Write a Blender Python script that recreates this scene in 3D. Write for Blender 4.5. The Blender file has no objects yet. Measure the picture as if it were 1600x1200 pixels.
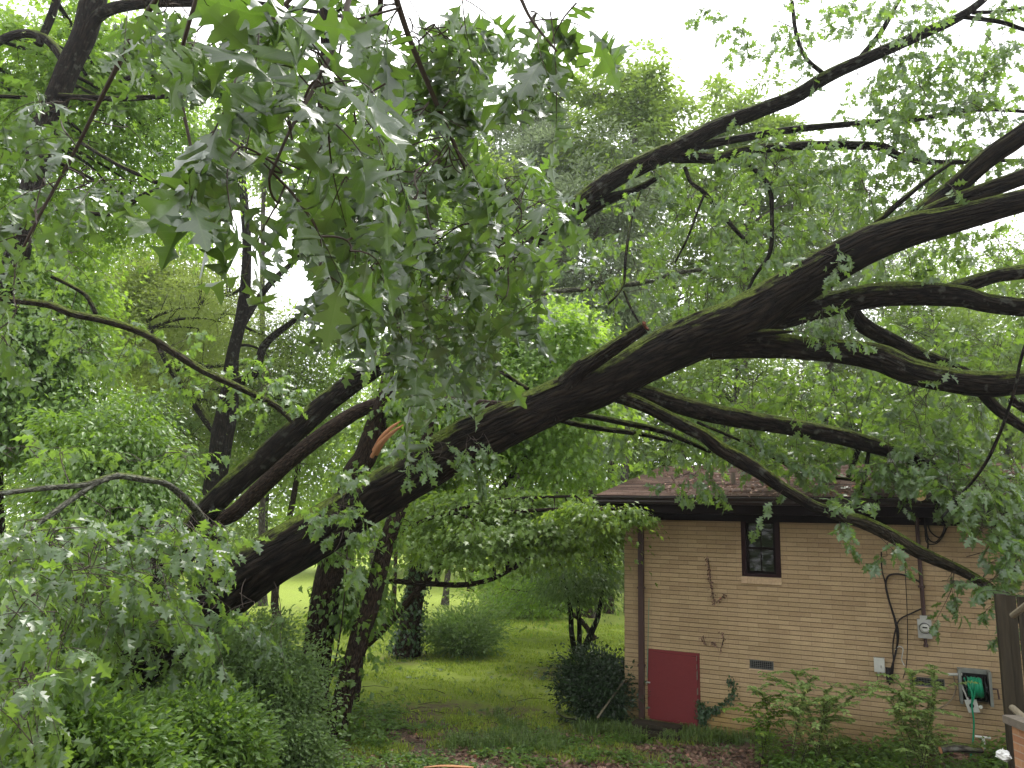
import bpy, math, random
import numpy as np
from mathutils import Vector, Matrix
R = math.radians
rng = np.random.default_rng(7)
random.seed(7)
scene = bpy.context.scene
COL = scene.collection

# ------------------------------------------------------------------ camera
FPX = 1205.0; CAMZ = 3.1; PITCH = R(10.2); ROLL = R(1.4)
fwd = Vector((0, math.cos(PITCH), math.sin(PITCH)))
upv = Vector((0, -math.sin(PITCH), math.cos(PITCH)))
rgt = Vector((1, 0, 0))
cr = rgt * math.cos(ROLL) + upv * math.sin(ROLL)
cu = -rgt * math.sin(ROLL) + upv * math.cos(ROLL)
cam_d = bpy.data.cameras.new("camera"); cam = bpy.data.objects.new("camera", cam_d); COL.objects.link(cam)
cam_d.sensor_width = 36; cam_d.lens = 36 * FPX / 1600; cam_d.clip_start = 0.05; cam_d.clip_end = 2000
M = Matrix((cr, cu, -fwd)).transposed().to_4x4(); M.translation = (0, 0, CAMZ)
cam.matrix_world = M
scene.camera = cam
CAM = Vector((0, 0, CAMZ))

# ------------------------------------------------------------------ world, sun, exposure
SUN_EL, SUN_AZ = 62, 25
w = bpy.data.worlds.new("World"); scene.world = w; w.use_nodes = True
nt = w.node_tree; nt.nodes.clear()
sky = nt.nodes.new('ShaderNodeTexSky'); sky.sky_type = 'NISHITA'; sky.sun_disc = False
sky.sun_elevation = R(SUN_EL); sky.sun_rotation = R(SUN_AZ); sky.air_density = 1.0; sky.dust_density = 4.0
hs = nt.nodes.new('ShaderNodeHueSaturation'); hs.inputs['Saturation'].default_value = 0.25
mx = nt.nodes.new('ShaderNodeMix'); mx.data_type = 'RGBA'
tc = nt.nodes.new('ShaderNodeTexCoord'); nz = nt.nodes.new('ShaderNodeTexNoise')
nz.inputs['Scale'].default_value = 2.2; nz.inputs['Detail'].default_value = 5
rp = nt.nodes.new('ShaderNodeValToRGB'); rp.color_ramp.elements[0].position = .3; rp.color_ramp.elements[1].position = .75
rp.color_ramp.elements[0].color = (7.6, 7.9, 8.4, 1); rp.color_ramp.elements[1].color = (11.5, 11.4, 11.3, 1)
mx.inputs['Factor'].default_value = 0.85
bg = nt.nodes.new('ShaderNodeBackground'); bg.inputs['Strength'].default_value = 0.12
wo = nt.nodes.new('ShaderNodeOutputWorld')
L = nt.links.new
L(sky.outputs[0], hs.inputs['Color']); L(hs.outputs[0], mx.inputs['A']); L(tc.outputs['Generated'], nz.inputs['Vector'])
L(nz.outputs[0], rp.inputs[0]); L(rp.outputs[0], mx.inputs['B']); L(mx.outputs['Result'], bg.inputs['Color']); L(bg.outputs[0], wo.inputs[0])
sd = bpy.data.lights.new("sun", 'SUN'); so = bpy.data.objects.new("sun", sd); COL.objects.link(so)
sd.energy = 1.8; sd.angle = R(18); sd.color = (1, .96, .9)
el, az = R(SUN_EL), R(SUN_AZ)
sdir = Vector((math.sin(az) * math.cos(el), math.cos(az) * math.cos(el), math.sin(el)))
so.rotation_euler = sdir.to_track_quat('Z', 'Y').to_euler()
scene.view_settings.view_transform = 'Standard'; scene.view_settings.look = 'None'
scene.view_settings.exposure = 1.32; scene.view_settings.gamma = 1
scene.cycles.max_bounces = 6; scene.cycles.diffuse_bounces = 4; scene.cycles.glossy_bounces = 2
scene.cycles.transmission_bounces = 4; scene.cycles.transparent_max_bounces = 6

# ------------------------------------------------------------------ pixel (1600x1200) -> world helpers
def ray(px, py):
    return fwd + cr * ((px - 800) / FPX) + cu * (-(py - 600) / FPX)
def P(px, py, D):                    # point on the sight line at forward distance D
    d = ray(px, py); return CAM + d * (D / d.y)
def G(px, py, z=0.0):
    d = ray(px, py); return CAM + d * ((z - CAMZ) / d.z)
A = G(976, 1130); A.z = 0
vpd = ray(-1700, 756); U = Vector((-vpd.x, -vpd.y, 0)).normalized()
N = Vector((U.y, -U.x, 0))           # outward, toward the camera
def WP(px, py, off=0.0):             # pixel -> house-local (s, -off, z)
    d = ray(px, py); Q = A + N * off
    t = (Q - CAM).dot(N) / d.dot(N); p = CAM + d * t
    return (p - A).dot(U), p.z
HM = Matrix((U, -N, Vector((0, 0, 1)))).transposed().to_4x4(); HM.translation = A
def HW(s, y, z): return HM @ Vector((s, y, z))

# ------------------------------------------------------------------ object helpers
def tag(o, label=None, cat=None, group=None, kind=None):
    if label: o['label'] = label
    if cat: o['category'] = cat
    if group: o['group'] = group
    if kind: o['kind'] = kind
    return o
def empty(name, loc, label=None, cat=None, group=None, mat=None):
    o = bpy.data.objects.new(name, None); COL.objects.link(o)
    if mat is not None: o.matrix_world = mat
    else: o.location = loc
    o.empty_display_size = .1
    return tag(o, label, cat, group)
class MB:
    def __init__(s): s.v = []; s.f = []; s.uv = []; s.sm = []
    def add(s, vs, fs, smooth=False, uvs=None):
        b = len(s.v); s.v += [tuple(v) for v in vs]; s.f += [tuple(i + b for i in f) for f in fs]
        s.sm += [smooth] * len(fs)
        s.uv += uvs if uvs else [(0, 0)] * len(vs)
        return s
    def box(s, x0, x1, y0, y1, z0, z1):
        vs = [(x, y, z) for x in (x0, x1) for y in (y0, y1) for z in (z0, z1)]
        return s.add(vs, [(0, 1, 3, 2), (4, 6, 7, 5), (0, 4, 5, 1), (2, 3, 7, 6), (0, 2, 6, 4), (1, 5, 7, 3)])
    def obox(s, c, ax, ay, az):      # oriented box: centre and three half-axis vectors
        c = Vector(c); ax = Vector(ax); ay = Vector(ay); az = Vector(az)
        vs = [c + ax * i + ay * j + az * k for i in (-1, 1) for j in (-1, 1) for k in (-1, 1)]
        return s.add(vs, [(0, 1, 3, 2), (4, 6, 7, 5), (0, 4, 5, 1), (2, 3, 7, 6), (0, 2, 6, 4), (1, 5, 7, 3)])
    def tube(s, pts, rad, n=10, cap=True, wob=0.0, seed=0, ridge=0.0):
        pts = [Vector(p) for p in pts]; k = len(pts)
        if not hasattr(rad, '__len__'): rad = [rad] * k
        r_ = np.random.default_rng(abs(int(seed))); ph = r_.random(6) * 6.28
        t0 = (pts[1] - pts[0]).normalized(); a = Vector((0, 0, 1)) if abs(t0.z) < .9 else Vector((1, 0, 0))
        x = t0.cross(a).normalized(); L_ = 0; vs = []; uvs = []
        for i, p in enumerate(pts):
            t = (pts[min(i + 1, k - 1)] - pts[max(i - 1, 0)]).normalized()
            x = (x - t * x.dot(t)).normalized(); y = t.cross(x)
            if i: L_ += (p - pts[i - 1]).length
            for j in range(n + 1):
                an = 2 * math.pi * j / n
                r = rad[i] * (1 + wob * (math.sin(3 * an + ph[0] + L_ * 1.3) * .5 + math.sin(2 * an + ph[1] - L_ * 2.1) * .5
                                         + .5 * math.sin(5 * an + ph[2] + L_ * 3.7) + .7 * math.sin(L_ * 4.1 + ph[3] + an)))
                if ridge:
                    k1 = 13 * an + 1.7 * math.sin(L_ * 2.3 + ph[1]) + 1.1 * math.sin(L_ * 5.9 + 2 * an + ph[2]); k2 = 21 * an - 1.3 * math.sin(L_ * 3.1 + ph[3]) + 2 * math.sin(an * 3 + ph[4])
                    r *= 1 + ridge * (1 - 1.5 * abs(math.sin(k1 / 2)) + .9 * abs(math.sin(k2 / 2 + 1.3 * math.sin(L_ * 9 + an * 4))) + .5 * math.sin(L_ * 17 + 5 * an + ph[5]) * math.sin(L_ * 7.3 - 9 * an))
                vs.append(p + (x * math.cos(an) + y * math.sin(an)) * r); uvs.append((j / n * rad[0] * 6.28, L_))
        fs = [(i * (n + 1) + j, i * (n + 1) + j + 1, (i + 1) * (n + 1) + j + 1, (i + 1) * (n + 1) + j) for i in range(k - 1) for j in range(n)]
        s.add(vs, fs, True, uvs)
        if cap:
            for e in (0, k - 1):
                ring = vs[e * (n + 1):e * (n + 1) + n]
                s.add(ring + [pts[e]], [((j + 1) % n, j, n) if e == 0 else (j, (j + 1) % n, n) for j in range(n)], False)
        return s
    def build(s, name, mat, parent=None, local=True):
        me = bpy.data.meshes.new(name); me.from_pydata(s.v, [], s.f); me.update()
        uvl = me.uv_layers.new(name='UVMap')
        li = np.empty(len(me.loops), np.int32); me.loops.foreach_get('vertex_index', li)
        uvl.data.foreach_set('uv', np.array(s.uv, np.float32)[li].ravel())
        me.polygons.foreach_set('use_smooth', s.sm)
        if mat: me.materials.append(mat)
        o = bpy.data.objects.new(name, me); COL.objects.link(o)
        if parent:
            o.parent = parent
            if not local: o.matrix_parent_inverse = parent.matrix_world.inverted()
        return o
def fast_mesh(name, verts, faces, mats, rnd=None, uv=None, parent=None, smooth=False, world=True, mi=None):
    """verts Nx3, faces MxK array (all of one size)."""
    me = bpy.data.meshes.new(name)
    me.vertices.add(len(verts)); me.vertices.foreach_set('co', np.asarray(verts, np.float32).ravel())
    m, k = faces.shape
    me.loops.add(m * k); me.loops.foreach_set('vertex_index', faces.astype(np.int32).ravel())
    me.polygons.add(m); me.polygons.foreach_set('loop_start', np.arange(0, m * k, k, dtype=np.int32))
    me.polygons.foreach_set('use_smooth', np.full(m, smooth))
    if mi is not None: me.polygons.foreach_set('material_index', mi.astype(np.int32))
    me.update(calc_edges=True)
    if rnd is not None:
        a = me.attributes.new('rnd', 'FLOAT', 'POINT'); a.data.foreach_set('value', rnd.astype(np.float32))
    if uv is not None:
        u_ = me.uv_layers.new(name='UVMap'); u_.data.foreach_set('uv', uv[faces.ravel()].astype(np.float32).ravel())
    for m_ in (mats if isinstance(mats, (list, tuple)) else [mats]): me.materials.append(m_)
    o = bpy.data.objects.new(name, me); COL.objects.link(o)
    if parent:
        o.parent = parent
        if world:
            bpy.context.view_layer.update(); o.matrix_parent_inverse = parent.matrix_world.inverted()
    return o

# ------------------------------------------------------------------ materials
def new_mat(name):
    m = bpy.data.materials.new(name); m.use_nodes = True; t = m.node_tree
    return m, t, t.nodes['Principled BSDF'], t.nodes['Material Output']
def nd(t, typ, **kw):
    n = t.nodes.new(typ)
    for k, v in kw.items():
        if k in n.inputs.keys(): n.inputs[k].default_value = v
        else: setattr(n, k, v)
    return n
def ramp(t, stops):
    r = t.nodes.new('ShaderNodeValToRGB'); e = r.color_ramp.elements
    while len(e) < len(stops): e.new(.5)
    for i, (p, c) in enumerate(stops): e[i].position = p; e[i].color = (*c, 1) if len(c) == 3 else c
    return r
def leaf_mat(name, c0, c1, tr, rough=.42, tfac=.32, under=None, veins=False, spec=.5):
    m, t, b, out = new_mat(name); l = t.links.new
    at = nd(t, 'ShaderNodeAttribute', attribute_name='rnd')
    mid = tuple((a + b_) / 2 for a, b_ in zip(c0, c1))
    r = ramp(t, [(0, c0), (.55, mid), (.97, c1), (1.0, (c1[0] * 1.9, c1[1] * 1.1, c1[2]))]); l(at.outputs['Fac'], r.inputs[0])
    colo = r.outputs[0]
    if veins:
        uv = nd(t, 'ShaderNodeUVMap'); sx = nd(t, 'ShaderNodeSeparateXYZ'); l(uv.outputs[0], sx.inputs[0])
        ab = nd(t, 'ShaderNodeMath', operation='ABSOLUTE'); l(sx.outputs[0], ab.inputs[0])
        # side veins: stripes along t - |w|
        su = nd(t, 'ShaderNodeMath', operation='SUBTRACT'); l(sx.outputs[1], su.inputs[0]); l(ab.outputs[0], su.inputs[1])
        mu = nd(t, 'ShaderNodeMath', operation='MULTIPLY'); mu.inputs[1].default_value = 8; l(su.outputs[0], mu.inputs[0])
        fr = nd(t, 'ShaderNodeMath', operation='FRACT'); l(mu.outputs[0], fr.inputs[0])
        lt = nd(t, 'ShaderNodeMath', operation='LESS_THAN'); lt.inputs[1].default_value = .09; l(fr.outputs[0], lt.inputs[0])
        lm = nd(t, 'ShaderNodeMath', operation='LESS_THAN'); lm.inputs[1].default_value = .012; l(ab.outputs[0], lm.inputs[0])
        mxx = nd(t, 'ShaderNodeMath', operation='MAXIMUM'); l(lt.outputs[0], mxx.inputs[0]); l(lm.outputs[0], mxx.inputs[1])
        sc_ = nd(t, 'ShaderNodeMath', operation='MULTIPLY'); sc_.inputs[1].default_value = .45; l(mxx.outputs[0], sc_.inputs[0])
        mm = nd(t, 'ShaderNodeMix', data_type='RGBA'); l(sc_.outputs[0], mm.inputs['Factor']); l(colo, mm.inputs['A'])
        mm.inputs['B'].default_value = (c1[0] * 2.2, c1[1] * 1.7, c1[2] * 1.8, 1); colo = mm.outputs['Result']
        bp = nd(t, 'ShaderNodeBump', Strength=.35, Distance=.003); bp.invert = True; l(mxx.outputs[0], bp.inputs['Height']); l(bp.outputs[0], b.inputs['Normal'])
    if under:
        g = nd(t, 'ShaderNodeNewGeometry'); mm = nd(t, 'ShaderNodeMix', data_type='RGBA')
        l(g.outputs['Backfacing'], mm.inputs['Factor']); l(colo, mm.inputs['A']); mm.inputs['B'].default_value = (*under, 1); colo = mm.outputs['Result']
    l(colo, b.inputs['Base Color']); b.inputs['Roughness'].default_value = rough; b.inputs['Specular IOR Level'].default_value = spec
    tl = nd(t, 'ShaderNodeBsdfTranslucent')
    r2 = ramp(t, [(0, tuple(x * .7 for x in tr)), (1, tuple(x * 1.25 for x in tr))]); l(at.outputs['Fac'], r2.inputs[0]); l(r2.outputs[0], tl.inputs[0])
    ms = nd(t, 'ShaderNodeMixShader'); ms.inputs[0].default_value = tfac
    l(b.outputs[0], ms.inputs[1]); l(tl.outputs[0], ms.inputs[2]); l(ms.outputs[0], out.inputs[0])
    return m
def bark_mat(name, c0, c1, moss=.0, sx=26, sy=5, bump=.9, wet=.75, lichen=0):
    m, t, b, out = new_mat(name); l = t.links.new
    uv = nd(t, 'ShaderNodeUVMap'); mp = nd(t, 'ShaderNodeMapping'); mp.inputs['Scale'].default_value = (sx, sy, 1); l(uv.outputs[0], mp.inputs[0])
    n1 = nd(t, 'ShaderNodeTexNoise', Scale=1.0, Detail=6, Roughness=.62, Distortion=.6); l(mp.outputs[0], n1.inputs['Vector'])
    v1 = nd(t, 'ShaderNodeTexVoronoi', feature='DISTANCE_TO_EDGE', Scale=.8); 
    ad = nd(t, 'ShaderNodeVectorMath', operation='ADD'); sc_ = nd(t, 'ShaderNodeVectorMath', operation='SCALE'); sc_.inputs['Scale'].default_value = .9
    l(n1.outputs['Color'], sc_.inputs[0]); l(mp.outputs[0], ad.inputs[0]); l(sc_.outputs[0], ad.inputs[1]); l(ad.outputs[0], v1.inputs['Vector'])
    h = nd(t, 'ShaderNodeMath', operation='MULTIPLY_ADD'); h.inputs[1].default_value = 1.3; l(v1.outputs['Distance'], h.inputs[0]); l(n1.outputs['Fac'], h.inputs[2])
    r = ramp(t, [(.45, c0), (1.15, c1)]); l(h.outputs[0], r.inputs[0]); col = r.outputs[0]
    g = nd(t, 'ShaderNodeTexCoord')
    if lichen:
        nl = nd(t, 'ShaderNodeTexNoise', Scale=9, Detail=5); l(g.outputs['Object'], nl.inputs['Vector'])
        rl = ramp(t, [(.58, (0, 0, 0)), (.68, (lichen,) * 3)]); l(nl.outputs[0], rl.inputs[0])
        mm = nd(t, 'ShaderNodeMix', data_type='RGBA'); l(rl.outputs[0], mm.inputs['Factor']); l(col, mm.inputs['A']); mm.inputs['B'].default_value = (.2, .22, .18, 1); col = mm.outputs['Result']
    if moss:
        ge = nd(t, 'ShaderNodeNewGeometry'); sp = nd(t, 'ShaderNodeSeparateXYZ'); l(ge.outputs['Normal'], sp.inputs[0])
        nm = nd(t, 'ShaderNodeTexNoise', Scale=2.2, Detail=6, Roughness=.7); l(g.outputs['Object'], nm.inputs['Vector'])
        a2 = nd(t, 'ShaderNodeMath', operation='MULTIPLY_ADD'); a2.inputs[1].default_value = .55; l(sp.outputs[2], a2.inputs[0]); l(nm.outputs[0], a2.inputs[2])
        rm = ramp(t, [(.92 - moss * .25, (0, 0, 0)), (1.08 - moss * .25, (.9, .9, .9))]); l(a2.outputs[0], rm.inputs[0])
        nm2 = nd(t, 'ShaderNodeTexNoise', Scale=30, Detail=3); l(g.outputs['Object'], nm2.inputs['Vector'])
        rc = ramp(t, [(.3, (.03, .045, .008)), (.7, (.13, .17, .025))]); l(nm2.outputs[0], rc.inputs[0])
        mm = nd(t, 'ShaderNodeMix', data_type='RGBA'); l(rm.outputs[0], mm.inputs['Factor']); l(col, mm.inputs['A']); l(rc.outputs[0], mm.inputs['B']); col = mm.outputs['Result']
    l(col, b.inputs['Base Color']); b.inputs['Roughness'].default_value = wet; b.inputs['Specular IOR Level'].default_value = .08
    bp = nd(t, 'ShaderNodeBump', Strength=bump, Distance=.06); l(h.outputs[0], bp.inputs['Height']); l(bp.outputs[0], b.inputs['Normal'])
    return m
def plain(name, c, rough=.6, metal=0, var=.25, scale=8, bump=.1, streak=None, spec=.25):
    m, t, b, out = new_mat(name); l = t.links.new
    g = nd(t, 'ShaderNodeTexCoord'); n = nd(t, 'ShaderNodeTexNoise', Scale=scale, Detail=5, Roughness=.65)
    src = g.outputs['Object']
    if streak:
        mp = nd(t, 'ShaderNodeMapping'); mp.inputs['Scale'].default_value = streak; l(src, mp.inputs[0]); src = mp.outputs[0]
    l(src, n.inputs['Vector'])
    r = ramp(t, [(.25, tuple(x * (1 - var) for x in c)), (.75, tuple(min(1, x * (1 + var)) for x in c))]); l(n.outputs[0], r.inputs[0]); l(r.outputs[0], b.inputs['Base Color'])
    b.inputs['Roughness'].default_value = rough; b.inputs['Metallic'].default_value = metal; b.inputs['Specular IOR Level'].default_value = spec
    bp = nd(t, 'ShaderNodeBump', Strength=bump, Distance=.01); l(n.outputs[0], bp.inputs['Height']); l(bp.outputs[0], b.inputs['Normal'])
    return m
def brick_mat(name, cols, mortar, bw=.2, rh=.0677, ms=.0045, green=True):
    m, t, b, out = new_mat(name); l = t.links.new
    g = nd(t, 'ShaderNodeTexCoord'); sp = nd(t, 'ShaderNodeSeparateXYZ'); l(g.outputs['Object'], sp.inputs[0])
    sy = nd(t, 'ShaderNodeMath', operation='ADD'); l(sp.outputs[0], sy.inputs[0]); l(sp.outputs[1], sy.inputs[1])
    cb = nd(t, 'ShaderNodeCombineXYZ'); l(sy.outputs[0], cb.inputs[0]); l(sp.outputs[2], cb.inputs[1])
    # per-brick random: white noise on the brick's cell
    dv = nd(t, 'ShaderNodeMath', operation='DIVIDE'); dv.inputs[1].default_value = rh; l(sp.outputs[2], dv.inputs[0])
    fl = nd(t, 'ShaderNodeMath', operation='FLOOR'); l(dv.outputs[0], fl.inputs[0])
    md = nd(t, 'ShaderNodeMath', operation='MULTIPLY'); md.inputs[1].default_value = .5; l(fl.outputs[0], md.inputs[0])
    du = nd(t, 'ShaderNodeMath', operation='DIVIDE'); du.inputs[1].default_value = bw; l(sy.outputs[0], du.inputs[0])
    au = nd(t, 'ShaderNodeMath', operation='ADD'); l(du.outputs[0], au.inputs[0]); l(md.outputs[0], au.inputs[1])
    fu = nd(t, 'ShaderNodeMath', operation='FLOOR'); l(au.outputs[0], fu.inputs[0])
    fru = nd(t, 'ShaderNodeMath', operation='FRACT'); l(au.outputs[0], fru.inputs[0])
    cell = nd(t, 'ShaderNodeCombineXYZ'); l(fu.outputs[0], cell.inputs[0]); l(fl.outputs[0], cell.inputs[1])
    wn = nd(t, 'ShaderNodeTexWhiteNoise'); l(cell.outputs[0], wn.inputs['Vector'])
    r = ramp(t, [(i / (len(cols) - 1), c) for i, c in enumerate(cols)]); l(wn.outputs['Value'], r.inputs[0])
    n2 = nd(t, 'ShaderNodeTexNoise', Scale=1.1, Detail=6, Roughness=.7); l(g.outputs['Object'], n2.inputs['Vector'])
    n3 = nd(t, 'ShaderNodeTexNoise', Scale=45, Detail=4); l(g.outputs['Object'], n3.inputs['Vector'])
    r2 = ramp(t, [(.2, (.66, .64, .6)), (.8, (1.12, 1.1, 1.08))]); l(n2.outputs[0], r2.inputs[0])
    r3 = ramp(t, [(.2, (.82, .8, .78)), (.8, (1.12, 1.12, 1.12))]); l(n3.outputs[0], r3.inputs[0])
    m1 = nd(t, 'ShaderNodeMix', data_type='RGBA', blend_type='MULTIPLY'); m1.inputs['Factor'].default_value = 1; l(r.outputs[0], m1.inputs['A']); l(r2.outputs[0], m1.inputs['B'])
    m2 = nd(t, 'ShaderNodeMix', data_type='RGBA', blend_type='MULTIPLY'); m2.inputs['Factor'].default_value = 1; l(m1.outputs['Result'], m2.inputs['A']); l(r3.outputs[0], m2.inputs['B'])
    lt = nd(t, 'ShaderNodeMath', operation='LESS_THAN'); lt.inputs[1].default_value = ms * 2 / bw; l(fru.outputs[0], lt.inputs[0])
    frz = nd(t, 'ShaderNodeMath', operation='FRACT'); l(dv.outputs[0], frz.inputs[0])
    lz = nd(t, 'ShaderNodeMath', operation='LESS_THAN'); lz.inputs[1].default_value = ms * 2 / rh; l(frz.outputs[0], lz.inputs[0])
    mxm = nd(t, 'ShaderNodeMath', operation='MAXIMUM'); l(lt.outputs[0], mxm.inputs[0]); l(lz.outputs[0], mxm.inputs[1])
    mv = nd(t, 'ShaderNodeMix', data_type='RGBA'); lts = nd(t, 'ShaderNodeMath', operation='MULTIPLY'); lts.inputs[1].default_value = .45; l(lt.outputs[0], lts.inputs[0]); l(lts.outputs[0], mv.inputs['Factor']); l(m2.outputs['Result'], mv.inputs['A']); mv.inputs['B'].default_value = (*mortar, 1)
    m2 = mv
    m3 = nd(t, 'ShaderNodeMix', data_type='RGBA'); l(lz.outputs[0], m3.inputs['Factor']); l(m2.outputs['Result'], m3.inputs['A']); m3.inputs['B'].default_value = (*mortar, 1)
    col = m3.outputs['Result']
    if green:  # algae and earth splash low on the wall, ragged edge
        mr = nd(t, 'ShaderNodeMapRange'); mr.inputs[1].default_value = 1.0; mr.inputs[2].default_value = 0.0; l(sp.outputs[2], mr.inputs[0])
        mu = nd(t, 'ShaderNodeMath', operation='MULTIPLY'); l(mr.outputs[0], mu.inputs[0]); l(n2.outputs[0], mu.inputs[1])
        rg = ramp(t, [(.12, (0, 0, 0)), (.5, (.75, .75, .75))]); l(mu.outputs[0], rg.inputs[0])
        m4 = nd(t, 'ShaderNodeMix', data_type='RGBA', blend_type='MULTIPLY'); l(rg.outputs[0], m4.inputs['Factor']); l(col, m4.inputs['A']); m4.inputs['B'].default_value = (.62, .55, .26, 1); col = m4.outputs['Result']
    l(col, b.inputs['Base Color']); b.inputs['Roughness'].default_value = .88
    ih = nd(t, 'ShaderNodeMath', operation='SUBTRACT'); ih.inputs[0].default_value = 1; l(mxm.outputs[0], ih.inputs[1])
    ah = nd(t, 'ShaderNodeMath', operation='MULTIPLY_ADD'); ah.inputs[1].default_value = .25; l(n3.outputs[0], ah.inputs[0]); l(ih.outputs[0], ah.inputs[2])
    bp = nd(t, 'ShaderNodeBump', Strength=.5, Distance=.006); l(ah.outputs[0], bp.inputs['Height']); l(bp.outputs[0], b.inputs['Normal'])
    return m

M_OAKN = leaf_mat('near_oak_leaf', (.017, .042, .012), (.038, .078, .02), (.15, .28, .03), rough=.33, tfac=.33, under=(.06, .095, .045), veins=True, spec=1.0)
M_OAK = leaf_mat('oak_leaf', (.028, .062, .02), (.066, .122, .034), (.27, .45, .045), rough=.38, tfac=.37, under=(.08, .13, .055), spec=.8)
M_VINE = leaf_mat('vine_leaf', (.05, .105, .02), (.12, .205, .038), (.32, .54, .045), rough=.42, tfac=.33)
M_BRIGHT = leaf_mat('bright_leaf', (.075, .14, .022), (.14, .22, .04), (.42, .66, .06), rough=.5, tfac=.45)
M_FAR = leaf_mat('far_leaf', (.045, .085, .018), (.13, .19, .038), (.34, .5, .06), rough=.55, tfac=.4)
M_OLIVE = leaf_mat('olive_leaf', (.09, .125, .028), (.16, .2, .05), (.38, .5, .08), rough=.55, tfac=.42)
M_GREY = leaf_mat('grey_needle', (.08, .11, .06), (.18, .225, .12), (.34, .44, .2), rough=.6, tfac=.3)
M_MAPLE = leaf_mat('maple_leaf', (.085, .145, .025), (.14, .22, .045), (.42, .62, .06), rough=.42, tfac=.38)
M_FINE = leaf_mat('fine_leaf', (.07, .12, .038), (.12, .19, .06), (.28, .45, .09), rough=.5, tfac=.36)
M_DARKL = leaf_mat('dark_leaf', (.014, .032, .012), (.03, .06, .02), (.05, .11, .02), rough=.33, tfac=.2)
M_IVY = leaf_mat('ivy_leaf', (.02, .05, .02), (.05, .1, .04), (.1, .2, .04), rough=.4, tfac=.25)
M_LIME = leaf_mat('sapling_leaf', (.16, .23, .07), (.27, .36, .12), (.5, .7, .16), rough=.5, tfac=.35)
M_DEAD = leaf_mat('dead_leaf', (.07, .035, .025), (.36, .22, .16), (.2, .1, .05), rough=.75, tfac=.12)
M_GRASS = leaf_mat('grass_blade', (.16, .23, .03), (.3, .37, .055), (.5, .65, .06), rough=.55, tfac=.35)
M_LILY = leaf_mat('lily_turf_blade', (.07, .12, .03), (.15, .22, .06), (.32, .48, .08), rough=.4, tfac=.3)
M_TRUNK = bark_mat('dark_wet_bark', (.001, .0008, .0006), (.024, .018, .0125), moss=.65, sx=17, sy=3.2)
M_LIMB = bark_mat('limb_bark', (.0015, .001, .0008), (.026, .02, .014), moss=.9, sx=24, sy=5, lichen=.25)
M_MOSSY = bark_mat('mossy_bark', (.012, .010, .007), (.06, .05, .035), moss=1.15, sx=34, sy=9)
M_BROWN = bark_mat('brown_bark', (.008, .005, .0035), (.08, .055, .038), moss=.0, sx=40, sy=11)
M_GREYB = bark_mat('grey_bark', (.03, .026, .022), (.15, .13, .11), moss=.1, sx=26, sy=7, lichen=.5)
M_TWIG = plain('twig_bark', (.05, .038, .03), .8)
M_LICH = bark_mat('lichen_bark', (.05, .05, .04), (.2, .2, .16), moss=.5, sx=30, sy=14, lichen=.8)
M_SPLIT = plain('split_wood', (.42, .2, .1), .7, var=.3, streak=(40, 40, 3))
M_CUT = plain('sawn_wood', (.5, .36, .2), .7, var=.3, scale=20)

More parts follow.
